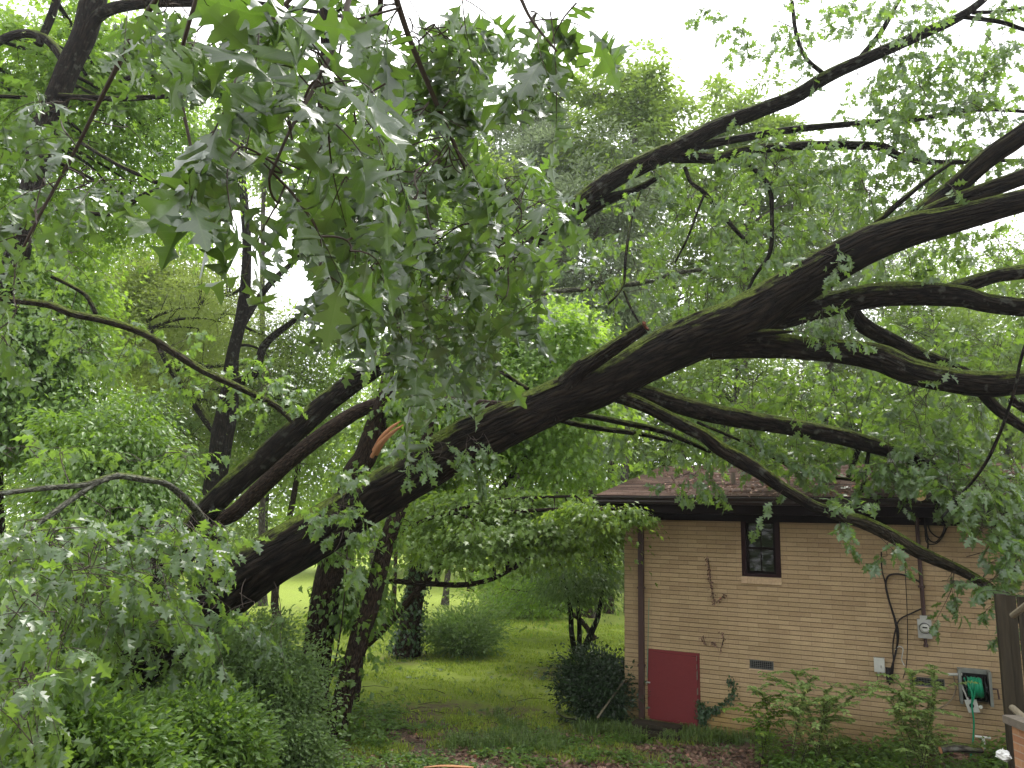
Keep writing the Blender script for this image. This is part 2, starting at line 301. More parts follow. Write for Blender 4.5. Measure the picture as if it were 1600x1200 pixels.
# ================================================================== GROUND
def ground_mat():
    m, t, b, out = new_mat('lawn'); l = t.links.new
    g = nd(t, 'ShaderNodeTexCoord')
    n1 = nd(t, 'ShaderNodeTexNoise', Scale=.32, Detail=8, Roughness=.68); l(g.outputs['Object'], n1.inputs['Vector'])
    n2 = nd(t, 'ShaderNodeTexNoise', Scale=7, Detail=8, Roughness=.75); l(g.outputs['Object'], n2.inputs['Vector'])
    n3 = nd(t, 'ShaderNodeTexNoise', Scale=60, Detail=4, Roughness=.7); l(g.outputs['Object'], n3.inputs['Vector'])
    gr = ramp(t, [(.3, (.17, .22, .025)), (.5, (.22, .29, .025)), (.75, (.29, .36, .04))]); l(n2.outputs[0], gr.inputs[0])
    dr = ramp(t, [(.3, (.08, .05, .036)), (.7, (.2, .13, .09))]); l(n3.outputs[0], dr.inputs[0])
    # bare patches: near strip (small y) and noise, plus two worn patches
    sp = nd(t, 'ShaderNodeSeparateXYZ'); l(g.outputs['Object'], sp.inputs[0])
    mr = nd(t, 'ShaderNodeMapRange'); mr.inputs[1].default_value = 14.2; mr.inputs[2].default_value = 11.6; mr.inputs[3].default_value = 0; mr.inputs[4].default_value = .5; l(sp.outputs[1], mr.inputs[0])
    s = nd(t, 'ShaderNodeMath', operation='ADD'); l(mr.outputs[0], s.inputs[0]); l(n1.outputs[0], s.inputs[1]); acc = s.outputs[0]
    for (px, py, rx, ry, amt) in ((960, 1055, 2.2, 1.1, .55), (720, 1106, 2.6, .55, .22), (640, 1028, 1.2, 1.0, .3), (600, 1128, 2, .5, .3), (860, 1062, 1.6, .5, .15)):
        c = G(px, py)
        vm = nd(t, 'ShaderNodeVectorMath', operation='SUBTRACT'); vm.inputs[1].default_value = c; l(g.outputs['Object'], vm.inputs[0])
        vs = nd(t, 'ShaderNodeVectorMath', operation='MULTIPLY'); vs.inputs[1].default_value = (1 / rx, 1 / ry, 0); l(vm.outputs[0], vs.inputs[0])
        ln = nd(t, 'ShaderNodeVectorMath', operation='LENGTH'); l(vs.outputs[0], ln.inputs[0])
        mm = nd(t, 'ShaderNodeMapRange'); mm.inputs[1].default_value = 1.25; mm.inputs[2].default_value = .3; mm.inputs[3].default_value = 0; mm.inputs[4].default_value = amt; l(ln.outputs['Value'], mm.inputs[0])
        a = nd(t, 'ShaderNodeMath', operation='ADD'); l(acc, a.inputs[0]); l(mm.outputs[0], a.inputs[1]); acc = a.outputs[0]
    a2 = nd(t, 'ShaderNodeMath', operation='MULTIPLY_ADD'); a2.inputs[1].default_value = .9; l(n2.outputs[0], a2.inputs[0]); l(acc, a2.inputs[2])
    rm = nd(t, 'ShaderNodeMapRange'); rm.inputs[1].default_value = 1.05; rm.inputs[2].default_value = 1.3; l(a2.outputs[0], rm.inputs[0])
    mm = nd(t, 'ShaderNodeMix', data_type='RGBA'); l(rm.outputs[0], mm.inputs['Factor']); l(gr.outputs[0], mm.inputs['A']); l(dr.outputs[0], mm.inputs['B'])
    l(mm.outputs['Result'], b.inputs['Base Color']); b.inputs['Roughness'].default_value = .9
    bp = nd(t, 'ShaderNodeBump', Strength=.8, Distance=.03); l(n3.outputs[0], bp.inputs['Height']); l(bp.outputs[0], b.inputs['Normal'])
    return m
def gh(x, y):
    rise = np.clip((x - 3.2) * .085, 0, .42) * np.clip((16 - y) / 4, 0, 1)
    return rise + 0.035 * np.sin(x * .8 + 1) * np.cos(y * .7) + .05 * np.sin(x * .21 + y * .13)* (y > 14)
gx = np.concatenate([np.linspace(-150, -22, 12), np.linspace(-20, 20, 81), np.linspace(22, 150, 12)])
gy = np.concatenate([np.linspace(-20, 7, 10), np.linspace(7.5, 40, 90), np.linspace(42, 260, 20)])
X, Y = np.meshgrid(gx, gy, indexing='ij'); Z = gh(X, Y) - .03
gv = np.stack([X, Y, Z], -1).reshape(-1, 3); ny = len(gy)
ii, jj = np.meshgrid(np.arange(len(gx) - 1), np.arange(ny - 1), indexing='ij'); q = (ii * ny + jj).ravel()
go = fast_mesh('ground', gv, np.stack([q, q + ny, q + ny + 1, q + 1], -1), ground_mat(), smooth=True); tag(go, kind='structure')

# ================================================================== HOUSE
M_BRICK = brick_mat('tan_brick', [(.42, .305, .175), (.485, .36, .215), (.45, .33, .195), (.385, .275, .158), (.495, .37, .22), (.43, .315, .183)], (.20, .14, .09), bw=.3)  # dark mortar colour also carries the shadow of the horizontal joints
M_PIERB = brick_mat('orange_brick', [(.36, .17, .085), (.46, .25, .13), (.3, .13, .07)], (.35, .27, .2), green=False)
M_TRIM = plain('dark_maroon_trim', (.022, .009, .01), .7, var=.2, spec=.1)
M_EAVE = plain('dark_brown_eave', (.009, .006, .006), .85, var=.2, spec=.05)
M_GUT = plain('brown_gutter', (.03, .02, .018), .4, var=.2)
M_SPOUT = plain('brown_downspout', (.062, .034, .032), .4, var=.12, scale=3)
M_RED = plain('red_painted_board', (.155, .022, .025), .6, var=.12, scale=3, streak=(6, 6, 40), bump=.25)
M_BLK = plain('black_plastic', (.012, .012, .013), .4)
M_GREYM = plain('grey_metal', (.42, .42, .4), .45, .3, var=.15)
M_PALE = plain('pale_plastic', (.5, .5, .46), .5, var=.12)
M_HOSE = plain('green_hose', (.01, .24, .12), .3, var=.15)
M_STONE = plain('sill_brick', (.5, .36, .23), .85, var=.2, scale=30, bump=.4)
M_WHITE = plain('white_cloth', (.75, .75, .72), .8)
M_WOODW = plain('weathered_wood', (.028, .022, .013), .85, var=.55, scale=3, streak=(10, 10, .8), bump=.5)
M_WOODR = plain('weathered_rail', (.17, .145, .1), .8, var=.35, streak=(8, 8, 8), bump=.4)
M_CONC = plain('grey_stone_cap', (.14, .12, .095), .9, var=.3, scale=12, bump=.4)
M_CABLE = plain('black_cable', (.012, .009, .009), .5)
M_DARKIN = plain('interior_shade', (.012, .012, .012), .9)  # near-black colour standing in for the shade inside openings
M_BLIND = plain('blind_slat', (.05, .055, .045), .6)
mg, tg, bg_, og = new_mat('window_glass')
tr_ = nd(tg, 'ShaderNodeBsdfTransparent'); gl_ = nd(tg, 'ShaderNodeBsdfGlossy', Roughness=.03); fr_ = nd(tg, 'ShaderNodeFresnel', IOR=1.5); ms_ = nd(tg, 'ShaderNodeMixShader')
mr_ = nd(tg, 'ShaderNodeMath', operation='ADD'); mr_.inputs[1].default_value = .0; tg.links.new(fr_.outputs[0], mr_.inputs[0])
tr_.inputs[0].default_value = (.6, .65, .62, 1)
tg.links.new(mr_.outputs[0], ms_.inputs[0]); tg.links.new(tr_.outputs[0], ms_.inputs[1]); tg.links.new(gl_.outputs[0], ms_.inputs[2]); tg.links.new(ms_.outputs[0], og.inputs[0])

def shingle_mat():
    m, t, b, out = new_mat('red_shingles'); l = t.links.new
    g = nd(t, 'ShaderNodeTexCoord'); n = nd(t, 'ShaderNodeTexNoise', Scale=1.3, Detail=6, Roughness=.7); l(g.outputs['Object'], n.inputs['Vector'])
    n2 = nd(t, 'ShaderNodeTexNoise', Scale=70, Detail=4); l(g.outputs['Object'], n2.inputs['Vector'])
    br = nd(t, 'ShaderNodeTexBrick'); br.inputs['Scale'].default_value = 1; br.inputs['Brick Width'].default_value = .3; br.inputs['Row Height'].default_value = .145; br.inputs['Mortar Size'].default_value = .004
    br.inputs['Color1'].default_value = (.225, .145, .11, 1); br.inputs['Color2'].default_value = (.14, .092, .073, 1); br.inputs['Mortar'].default_value = (.05, .03, .025, 1)
    mp = nd(t, 'ShaderNodeMapping'); mp.inputs['Location'].default_value = (0, .62, 0); l(g.outputs['Object'], mp.inputs[0]); l(mp.outputs[0], br.inputs['Vector'])
    r = ramp(t, [(.3, (.5, .45, .45)), (.65, (1.1, 1.1, 1.1))]); l(n.outputs[0], r.inputs[0])
    r3 = ramp(t, [(.3, (.75, .75, .75)), (.7, (1.2, 1.2, 1.2))]); l(n2.outputs[0], r3.inputs[0])
    m1 = nd(t, 'ShaderNodeMix', data_type='RGBA', blend_type='MULTIPLY'); m1.inputs['Factor'].default_value = 1; l(br.outputs[0], m1.inputs['A']); l(r.outputs[0], m1.inputs['B'])
    m2 = nd(t, 'ShaderNodeMix', data_type='RGBA', blend_type='MULTIPLY'); m2.inputs['Factor'].default_value = 1; l(m1.outputs['Result'], m2.inputs['A']); l(r3.outputs[0], m2.inputs['B'])
    l(m2.outputs['Result'], b.inputs['Base Color']); b.inputs['Roughness'].default_value = .92
    bp = nd(t, 'ShaderNodeBump', Strength=.4, Distance=.004); l(n2.outputs[0], bp.inputs['Height']); l(bp.outputs[0], b.inputs['Normal'])
    return m
M_SHIN = shingle_mat()

house = empty('brick_house', A, 'low tan brick house with reddish shingle roof under the fallen oak', 'house', mat=HM)
RH = .0677
def rect(px0, py0, px1, py1, off=0.0):
    s0, z1 = WP(px0, py0, off); s1, z0 = WP(px1, py1, off); return s0, s1, z0, z1
ztop = WP(1100, 803)[1]; S1 = 12.0; HD = 8.6
win = rect(1157, 806, 1221, 903); win = (win[0], win[1], win[2], ztop - .001)
door = (WP(1012, 1070)[0], WP(1094, 1070)[0], WP(1053, 1124)[1], WP(1053, 1017)[1])
v1_ = rect(1171, 1030, 1209, 1048); v2_ = rect(1421, 1056, 1477, 1076)
print('HOUSE A', A, 'U', U, 'ztop', ztop, 'win', win, 'door', door, 'vents', v1_, v2_)
holes = [win, door, v1_, v2_]
xs = sorted({0, S1} | {h[0] for h in holes} | {h[1] for h in holes})
zc = {-.3, ztop} | {h[2] for h in holes} | {h[3] for h in holes}
k = -4
while k * RH < ztop - .012:
    if k * RH > -.29: zc |= {k * RH, k * RH + .009}
    k += 1
zc = sorted(z for z in zc if z <= ztop); mb = MB()
def inhole(x, z): return any(h[0] < x < h[1] and h[2] < z < h[3] for h in holes)
prev = {}
for i in range(len(zc) - 1):
    z0, z1 = zc[i], zc[i + 1]
    if z1 - z0 < 1e-4: continue
    zm = (z0 + z1) / 2; y = .012 if (zm / RH - math.floor(zm / RH)) < .009 / RH else 0.0
    for j in range(len(xs) - 1):
        x0, x1 = xs[j], xs[j + 1]; xm = (x0 + x1) / 2
        if inhole(xm, zm): prev[j] = None; continue
        mb.add([(x0, y, z0), (x1, y, z0), (x1, y, z1), (x0, y, z1)], [(0, 1, 2, 3)])
        if prev.get(j) is not None and prev[j] != y:
            yp = prev[j]; mb.add([(x0, yp, z0), (x1, yp, z0), (x1, y, z0), (x0, y, z0)], [(0, 1, 2, 3)])
        prev[j] = y
for (a, b_, c, d) in holes:          # reveals
    mb.add([(a, .0, c), (b_, .0, c), (b_, .12, c), (a, .12, c)], [(0, 1, 2, 3)])
    mb.add([(a, .0, d), (b_, .0, d), (b_, .12, d), (a, .12, d)], [(3, 2, 1, 0)])
    for x in (a, b_): mb.add([(x, 0, c), (x, .12, c), (x, .12, d), (x, 0, d)], [(0, 1, 2, 3)])
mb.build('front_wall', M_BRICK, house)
# ridge from the visible rake
d_ = ray(1036, 729); t_ = (-.62 - (CAM - A).dot(U)) / d_.dot(U); rp_ = CAM + d_ * t_
GO = .62; XE = WP(931, 780, GO)[0]; print('XE', XE)
t_ = (XE - (CAM - A).dot(U)) / d_.dot(U); rp_ = CAM + d_ * t_; yr, zr = (rp_ - A).dot(-N), rp_.z
ze = WP(1150, 777, GO)[1]
yr = min(yr, 4.6)
print('ridge', yr, zr, 'eave z', ze)
mb = MB()
mb.add([(0, 0.008, -.3), (0, HD, -.3), (0, HD, ztop), (0, yr, zr - .15), (0, 0.008, ztop)], [(0, 4, 3, 2, 1)])
mb.add([(S1, 0.008, -.3), (S1, HD, -.3), (S1, HD, ztop), (S1, yr, zr - .15), (S1, 0.008, ztop)], [(0, 1, 2, 3, 4)])
mb.add([(0, HD, -.3), (S1, HD, -.3), (S1, HD, ztop), (0, HD, ztop)], [(1, 0, 3, 2)])
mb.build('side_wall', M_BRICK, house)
MB().box(.3, S1 - .3, .6, .62, 0, ztop).build('dark_backing', M_DARKIN, house)  # near-black sheet in place of the unlit room behind the window
# roof: shingle courses as real laps
mb = MB(); nrow = 32; slope = (zr - ze) / (yr + GO)
for sgn in (0, 1):
    for i in range(nrow):
        f0, f1 = i / nrow, (i + 1) / nrow
        y0, y1 = -GO + (yr + GO) * f0, -GO + (yr + GO) * f1
        z0, z1 = ze + (zr - ze) * f0, ze + (zr - ze) * f1
        if sgn: y0, y1 = 2 * yr - y0, 2 * yr - y1
        xa, xb = XE - .02, S1 + .6
        npx = 40; px_ = np.linspace(xa, xb, npx + 1); jit = rng.random(npx + 1) * .006
        for q_ in range(npx):
            a0, a1 = px_[q_], px_[q_ + 1]; u0, u1 = jit[q_], jit[q_ + 1]
            vs = [(a0, y0, z0 + .006), (a1, y0, z0 + .006), (a1, y0, z0 + .019 + u1), (a0, y0, z0 + .019 + u0), (a0, y1, z1 + .008), (a1, y1, z1 + .008)]
            mb.add(vs, [(0, 1, 2, 3), (3, 2, 5, 4)] if not sgn else [(3, 2, 1, 0), (4, 5, 2, 3)])
roof = mb.build('roof', M_SHIN, house)
mb = MB(); xa, xb = XE, S1 + .58
mb.add([(xa, -GO + .02, ze - .02), (xb, -GO + .02, ze - .02), (xb, yr, zr - .02), (xa, yr, zr - .02), (xb, 2 * yr + GO, ze - .02), (xa, 2 * yr + GO, ze - .02)],
       [(0, 3, 2, 1), (3, 5, 4, 2)])
mb.build('roof_deck', M_EAVE, house)
mb = MB()   # fascia, soffit, rake boards
mb.box(xa, xb, -GO + .03, -GO + .055, ztop + .001, ze - .025)
mb.box(xa, 0, -GO + .057, 2 * yr + GO, ztop + .003, ztop + .018)
mb.box(0, S1, -.03, -.002, ztop - .11, ztop - .001)
mb.box(xa, xb, -GO + .057, .0, ztop, ztop + .02)
for x in (xa - .01,):
    for (ya, za, yb, zb) in ((-GO + .02, ze, yr, zr), (yr, zr, 2 * yr + GO, ze)):
        vs = [(x, ya, za - .16), (x, yb, zb - .16), (x, yb, zb - .005), (x, ya, za - .005), (x + .03, ya, za - .16), (x + .03, yb, zb - .16), (x + .03, yb, zb - .005), (x + .03, ya, za - .005)]
        mb.add(vs, [(0, 3, 2, 1), (4, 5, 6, 7), (0, 1, 5, 4), (3, 7, 6, 2)])
mb.build('eave_boards', M_EAVE, house)
mb = MB()   # K-style gutter profile swept along the eave
prof = [(.0, 0), (.0, -.105), (-.075, -.105), (-.095, -.075), (-.085, -.05), (-.115, -.015), (-.115, 0), (-.104, .003), (-.104, -.008), (-.108, -.018)]
vs = []; fs = []
for x in (xa - .03, xb): vs += [(x, -GO + .028 + p_[0], ze - .008 + p_[1]) for p_ in prof]
n_ = len(prof); fs = [(i, i + 1, n_ + i + 1, n_ + i) for i in range(n_ - 1)]; mb.add(vs, fs)
mb.add([vs[i] for i in range(7)], [(0, 1, 2, 3, 4, 5, 6)])
gut = mb.build('gutter', M_GUT, house)
s_, z_ = WP(1002, 960, .05); mb = MB()
mb.box(s_ - .042, s_ + .042, -.085, -.012, .12, ztop - .18)
mb.obox((s_, -.3, ztop - .04), (.04, 0, 0), (0, .03, .0), (0, -.26, .06)) if 0 else None
mb.add([(s_ - .042, -.085, ztop - .18), (s_ + .042, -.085, ztop - .18), (s_ + .042, -.012, ztop - .1), (s_ - .042, -.012, ztop - .1),
        (s_ - .042, -GO - .02, ze - .14), (s_ + .042, -GO - .02, ze - .14), (s_ + .042, -GO + .02, ze - .06), (s_ - .042, -GO + .02, ze - .06)],
       [(0, 1, 5, 4), (1, 2, 6, 5), (2, 3, 7, 6), (3, 0, 4, 7)])
mb.add([(s_ - .042, -.085, .12), (s_ + .042, -.085, .12), (s_ + .042, -.012, .12), (s_ - .042, -.012, .12),
        (s_ - .042, -.25, .02), (s_ + .042, -.25, .02), (s_ + .042, -.22, -.03), (s_ - .042, -.22, -.03)],
       [(0, 1, 5, 4), (1, 2, 6, 5), (2, 3, 7, 6), (3, 0, 4, 7)])
for zz in (.9, 2.1): mb.box(s_ - .055, s_ + .055, -.088, -.0, zz, zz + .03)
mb.build('downspout', M_SPOUT, house)
# window
a, b_, c, d = win; fw = .07
mb = MB(); mb.box(a + .002, a + fw, -.02, .08, c + .002, d - .002); mb.box(b_ - fw, b_ - .002, -.02, .08, c + .002, d - .002)
mb.box(a + fw, b_ - fw, -.018, .08, d - .09, d - .002); mb.box(a + fw, b_ - fw, -.018, .08, c + .002, c + .045)
wf = mb.build('window', M_TRIM, house)
zmid = WP(1190, 857)[1]; a2, b2, c2, d2 = a + fw, b_ - fw, c + .045, d - .09
mb = MB()
for (zz0, zz1, yy) in ((c2, zmid + .02, .03), (zmid - .02, d2, .052)):
    mb.box(a2, a2 + .04, yy, yy + .02, zz0, zz1); mb.box(b2 - .04, b2, yy, yy + .02, zz0, zz1)
    mb.box(a2 + .04, b2 - .04, yy, yy + .02, zz0, zz0 + .04); mb.box(a2 + .04, b2 - .04, yy, yy + .02, zz1 - .04, zz1)
    mb.box((a2 + b2) / 2 - .008, (a2 + b2) / 2 + .008, yy + .001, yy + .019, zz0 + .04, zz1 - .04)
mb.build('sash', M_EAVE, wf)
MB().add([(a2 + .03, .041, c2 + .03), (b2 - .03, .041, c2 + .03), (b2 - .03, .041, zmid), (a2 + .03, .041, zmid)], [(0, 1, 2, 3)]) \
    .add([(a2 + .03, .063, zmid), (b2 - .03, .063, zmid), (b2 - .03, .063, d2 - .03), (a2 + .03, .063, d2 - .03)], [(0, 1, 2, 3)]).build('pane', mg, wf)
mb = MB(); z = c2
while z < d2:
    mb.obox(((a2 + b2) / 2, .12, z), ((b2 - a2) / 2, 0, 0), (0, .010, .008), (0, -.0006, .0008)); z += .024
mb.build('blind', M_BLIND, wf)
mb = MB(); ns = 6
for i in range(ns):
    x0 = a - .01 + (b_ - a + .02) * i / ns; mb.box(x0 + .003, a - .01 + (b_ - a + .02) * (i + 1) / ns - .003, -.045, .02, c - .105, c - .002)
mb.box(a - .005, b_ + .005, -.038, .018, c - .1, c - .006)
mb.build('sill', M_STONE, wf)
# crawl space door
a, b_, c, d = door
mb = MB(); mb.box(a + .002, a + .05, -.006, .06, c + .002, d - .002); mb.box(b_ - .05, b_ - .002, -.006, .06, c + .002, d - .002); mb.box(a + .05, b_ - .05, -.006, .06, d - .05, d - .002)
df = mb.build('crawl_door_frame', M_RED, house)
mb = MB(); mb.add([(a + .035, -.03, c - .03), (b_ - .035, -.055, c - .045), (b_ - .03, -.022, d - .055), (a + .03, -.022, d - .035),
                   (a + .035, -.01, c - .03), (b_ - .035, -.03, c - .045), (b_ - .03, -.0, d - .055), (a + .03, -.0, d - .035)],
                  [(0, 1, 2, 3), (7, 6, 5, 4), (0, 4, 5, 1), (1, 5, 6, 2), (2, 6, 7, 3), (3, 7, 4, 0)])
cd = mb.build('crawl_door', M_RED, house)
mb = MB(); mb.box(a - .02, a + .05, -.035, -.024, c + .5, c + .52); mb.tube([(a - .01, -.03, c + .47), (a - .01, -.05, c + .5), (a - .01, -.03, c + .53)], .006, 6)
mb.build('latch', M_GREYM, cd)
for (zz, hh, ww) in ((c + .78, .09, .012), (c + .62, .16, .018), (c + .40, .12, .022), (c + .30, .06, .03), (c + .9, .1, .01)):
    MB().add([(b_ - .04, -.058, zz), (b_ - .04 + ww, -.06, zz + .02), (b_ - .036 + ww * .7, -.058, zz + hh), (b_ - .04, -.056, zz + hh * .8)], [(0, 1, 2, 3)]).build('paint_flake', M_CONC, cd)
MB().box(a, b_, .1, .11, c, d).build('door_gap_shade', M_DARKIN, house)  # black sheet for the shade in the gaps round the hatch
# foundation vents
M_VENT = plain('dull_vent_metal', (.14, .14, .13), .6)
for (a, b_, c, d) in (v1_, v2_):
    mb = MB(); fwid = .012
    mb.box(a + .002, a + fwid, .0, .03, c + .002, d - .002); mb.box(b_ - fwid, b_ - .002, .0, .03, c + .002, d - .002)
    mb.box(a + fwid, b_ - fwid, .0, .03, c + .002, c + fwid); mb.box(a + fwid, b_ - fwid, .0, .03, d - fwid, d - .002)
    for i in range(1, 12):
        x = a + (b_ - a) * i / 12; mb.box(x - .002, x + .002, .012, .016, c + fwid, d - fwid)
    for i in range(1, 5):
        z = c + (d - c) * i / 5; mb.box(a + fwid, b_ - fwid, .008, .012, z - .002, z + .002)
    ve = mb.build('foundation_vent', M_VENT, house)
    MB().box(a + .003, b_ - .003, .06, .065, c + .003, d - .003).build('recess_shade', M_DARKIN, ve)  # flat black sheet gives the shade behind the grille
    MB().box(a - .01, b_ + .01, -.014, .006, c - .02, c - .001).build('vent_sill', M_STONE, ve)
# roof vent pipe
def roofz(y): return ze + slope * (y + GO)
d_ = ray(1146, 757); 
def roof_hit(px, py, up=0.0):
    d = ray(px, py); o = CAM - A
    # plane z = ze + slope*(y+GO) + up, y = p.(-N)
    den = d.z - slope * d.dot(-N); t = (ze + slope * (o.dot(-N) + GO) + up - o.z - A.z) / den
    p = CAM + d * t; return (p - A).dot(U), (p - A).dot(-N), p.z
s_, y_, z_ = roof_hit(1146, 757)
print('pipe on roof', s_, y_, z_)
MB().tube([(s_, y_, z_ - .05), (s_, y_, z_ + .2)], .035, 10).build('plumbing_vent', M_CONC, house)

# ------------------------------------------------------------------ fixtures on the wall
def wall_thing(name, s, z, label, cat, group=None):
    m = HM @ Matrix.Translation((s, 0, z)); return empty(name, None, label, cat, group, mat=m)
# electric meter with conduit
M_VENTR = plain('dark_grey_ring', (.09, .09, .09), .6)
a, b_, c, d = rect(1433, 967, 1457, 998, .08); cx_, cz_ = (a + b_) / 2, (c + d) / 2
em = wall_thing('electric_meter', cx_, cz_, 'grey electric meter box with round glass dial on the brick wall', 'electric meter')
hw, hh = (b_ - a) / 2, (d - c) / 2
mb = MB().box(-hw, hw, -.1, -.002, -hh, hh); mb.box(-hw + .01, hw - .01, -.106, -.1, -hh + .015, hh - .015)
mb.box(-.05, .05, -.08, -.02, hh, hh + .05)
mb.build('meter_box', M_GREYM, em)
mb = MB(); mb.tube([(0, -.1, .01), (0, -.14, .01)], .072, 20); mb.build('meter_ring', M_VENTR, em)
mb = MB(); mb.tube([(0, -.148, .01), (0, -.175, .01), (0, -.19, .01)], [.062, .058, .035], 20); dl = mb.build('dial', M_PALE, em)
MB().box(-.03, .03, -.194, -.18, .018, .036).build('dial_window', M_BLK, dl)
MB().tube([(0, -.05, -hh), (0, -.05, -hh - .08)], .02, 8).tube([(0, -.05, -hh - .08), (0, -.05, -hh - .12)], .03, 8).build('ground_hub', M_SPOUT, em)
zt = ztop - cz_ + .02; mb = MB(); mb.tube([(0, -.05, hh + .04), (-.01, -.05, zt)], .028, 10)
for f in (.3, .65, .95): mb.box(-.05, .04, -.085, -.002, hh + (zt - hh) * f, hh + (zt - hh) * f + .025)
mb.build('conduit', M_SPOUT, em)
# telephone box
a, b_, c, d = rect(1365, 1027, 1383, 1051, .05); tb = wall_thing('junction_box', (a + b_) / 2, (c + d) / 2, 'small pale grey telephone junction box left of the black cables on the wall', 'junction box')
hw, hh = (b_ - a) / 2, (d - c) / 2
mb = MB().box(-hw, hw, -.07, -.002, -hh, hh); mb.box(-hw + .008, hw - .008, -.078, -.07, -hh + .01, hh - .01); mb.build('box_cover', M_PALE, tb)
MB().box(-.03, -.005, -.05, -.01, -hh - .03, -hh).build('cable_gland', M_GREYM, tb)
MB().box(.02, .05, -.05, -.01, -hh - .03, -hh).build('cable_gland', M_GREYM, tb)
MB().tube([(hw * .3, -.08, 0), (hw * .3, -.084, -.03)], .01, 6).build('latch', M_GREYM, tb)
def wall_cable(pts, r, off=.03, n=6):
    P3 = [(*WP(px, py, off),) for px, py in pts]; return [(s, -off, z) for s, z in P3]
def cat_rom(pts, m=6):
    pts = [np.array(p, float) for p in pts]; out = []
    e = [2 * pts[0] - pts[1]] + pts + [2 * pts[-1] - pts[-2]]
    for i in range(1, len(e) - 2):
        for j in range(m):
            t = j / m; out.append(.5 * ((2 * e[i]) + (-e[i - 1] + e[i + 1]) * t + (2 * e[i - 1] - 5 * e[i] + 4 * e[i + 1] - e[i + 2]) * t * t + (-e[i - 1] + 3 * e[i] - 3 * e[i + 1] + e[i + 2]) * t ** 3))
    out.append(pts[-1]); return out
cb_ = empty('cable_bundle', None, 'tangled black service cables looping down the brick wall', 'cables', mat=HM)
for (pts, r) in (([(1441, 912), (1425, 903), (1405, 897), (1388, 900), (1384, 915), (1388, 935), (1397, 965), (1401, 985), (1402, 1005), (1397, 1030), (1392, 1048), (1390, 1070)], .014),
                 ([(1377, 862), (1378, 890), (1383, 910), (1390, 940), (1399, 968), (1404, 990), (1401, 1015), (1395, 1040), (1393, 1062)], .011),
                 ([(1446, 948), (1425, 958), (1406, 968), (1399, 985), (1395, 1010), (1396, 1035), (1394, 1060)], .011),
                 ([(1414, 868), (1415, 905), (1417, 945), (1418, 1000), (1416, 1040), (1411, 1060)], .006),
                 ([(1448, 815), (1455, 832), (1470, 840), (1478, 825), (1480, 808)], .011), ([(1446, 812), (1450, 840), (1462, 847), (1474, 830), (1476, 806)], .01),
                 ([(1445, 806), (1447, 845), (1460, 850), (1472, 840), (1485, 812)], .009), ([(1444, 820), (1450, 850), (1446, 870)], .012),
                 ([(1510, 870), (1560, 856), (1600, 840)], .005), ([(1372, 1052), (1371, 1065), (1376, 1072), (1390, 1072)], .004)):
    MB().tube([tuple(p) for p in cat_rom(wall_cable(pts, r, .035 + r * 1.5))], r, 6).build('cable', M_CABLE, cb_)
MB().tube([tuple(p) for p in cat_rom(wall_cable([(1399, 1015), (1405, 1010), (1411, 1014), (1409, 1030), (1413, 1040)], .006, .06))], .007, 6).build('white_wire', M_PALE, cb_)
mb = MB(); s_, z_ = WP(1392, 1058, .04); mb.box(s_ - .06, s_ + .03, -.06, -.005, z_ - .07, z_ + .12); mb.build('clamp_box', M_CABLE, cb_)
sc = empty('green_string', None, 'thin green cord hanging down the wall beside the brown downspout', 'cord', mat=HM)
MB().tube([tuple(p) for p in cat_rom(wall_cable([(1014, 935), (1013, 980), (1012, 1030), (1011, 1060)], .004, .03))], .006, 5).build('cord', plain('pale_green_cord', (.2, .32, .22)), sc)
# hose reel
a, b_, c, d = rect(1496, 1044, 1552, 1103, .12); hr = wall_thing('hose_reel', (a + b_) / 2, (c + d) / 2, 'wall mounted hose reel holding a coiled green garden hose', 'hose reel')
hw, hh = (b_ - a) / 2, (d - c) / 2
mb = MB(); mb.box(-hw, hw, -.05, -.005, hh - .06, hh); mb.box(-hw, -hw + .035, -.22, -.005, -hh, hh - .002); mb.box(hw - .035, hw, -.22, -.005, -hh, hh - .002)
mb.build('bracket', plain('grey_plastic', (.2, .21, .19), .5), hr)
MB().box(-hw + .036, hw - .036, -.03, -.004, -hh + .02, hh - .062).build('back_plate', M_BLK, hr)
mb = MB(); mb.tube([(-hw + .05, -.16, .0), (hw - .05, -.16, .0)], .05, 12)
for x in (-hw + .075, hw - .09):
    mb.tube([(x, -.16, 0), (x + .01, -.16, 0)], .15, 24)
mb.build('drum', M_BLK, hr)
mb = MB(); r_ = .1; nturn = 13
for layer in range(2):
    pts = []
    for i in range(nturn * 16 + 1):
        an = 2 * math.pi * i / 16; x = -hw + .1 + (2 * hw - .21) * i / (nturn * 16) + .006 * math.sin(i * .37 + layer)
        rr = r_ + layer * .02 + .006 * math.sin(i * .11 + layer * 2)
        pts.append((x, -.16 + rr * math.cos(an), rr * math.sin(an)))
    mb.tube(pts, .0105, 6)
mb.tube([tuple(p) for p in cat_rom([(-hw + .06, -.24, .12), (-hw * .3, -.30, -.05), (-hw * .35, -.28, -hh - .0), (-hw * .3, -.27, -hh - .2), (-hw * .45, -.27, -hh - .45), (-hw * .7, -.4, -hh - .62)])], .011, 6)
mb.tube([tuple(p) for p in cat_rom([(.0, -.285, .06), (-.03, -.3, -.08), (-hw * .35, -.29, -hh + .02)])], .011, 6)
mb.build('hose', M_HOSE, hr)
mb = MB(); cx = -hw * .35; mb.add([(cx - .08, -.26, -hh + .06), (cx + .06, -.26, -hh + .08), (cx + .09, -.27, -hh - .07), (cx - .04, -.27, -hh - .09),
         (cx - .08, -.24, -hh + .06), (cx + .06, -.24, -hh + .08), (cx + .09, -.25, -hh - .07), (cx - .04, -.25, -hh - .09)],
        [(0, 3, 2, 1), (4, 5, 6, 7), (0, 1, 5, 4), (1, 2, 6, 5), (2, 3, 7, 6), (3, 0, 4, 7)])
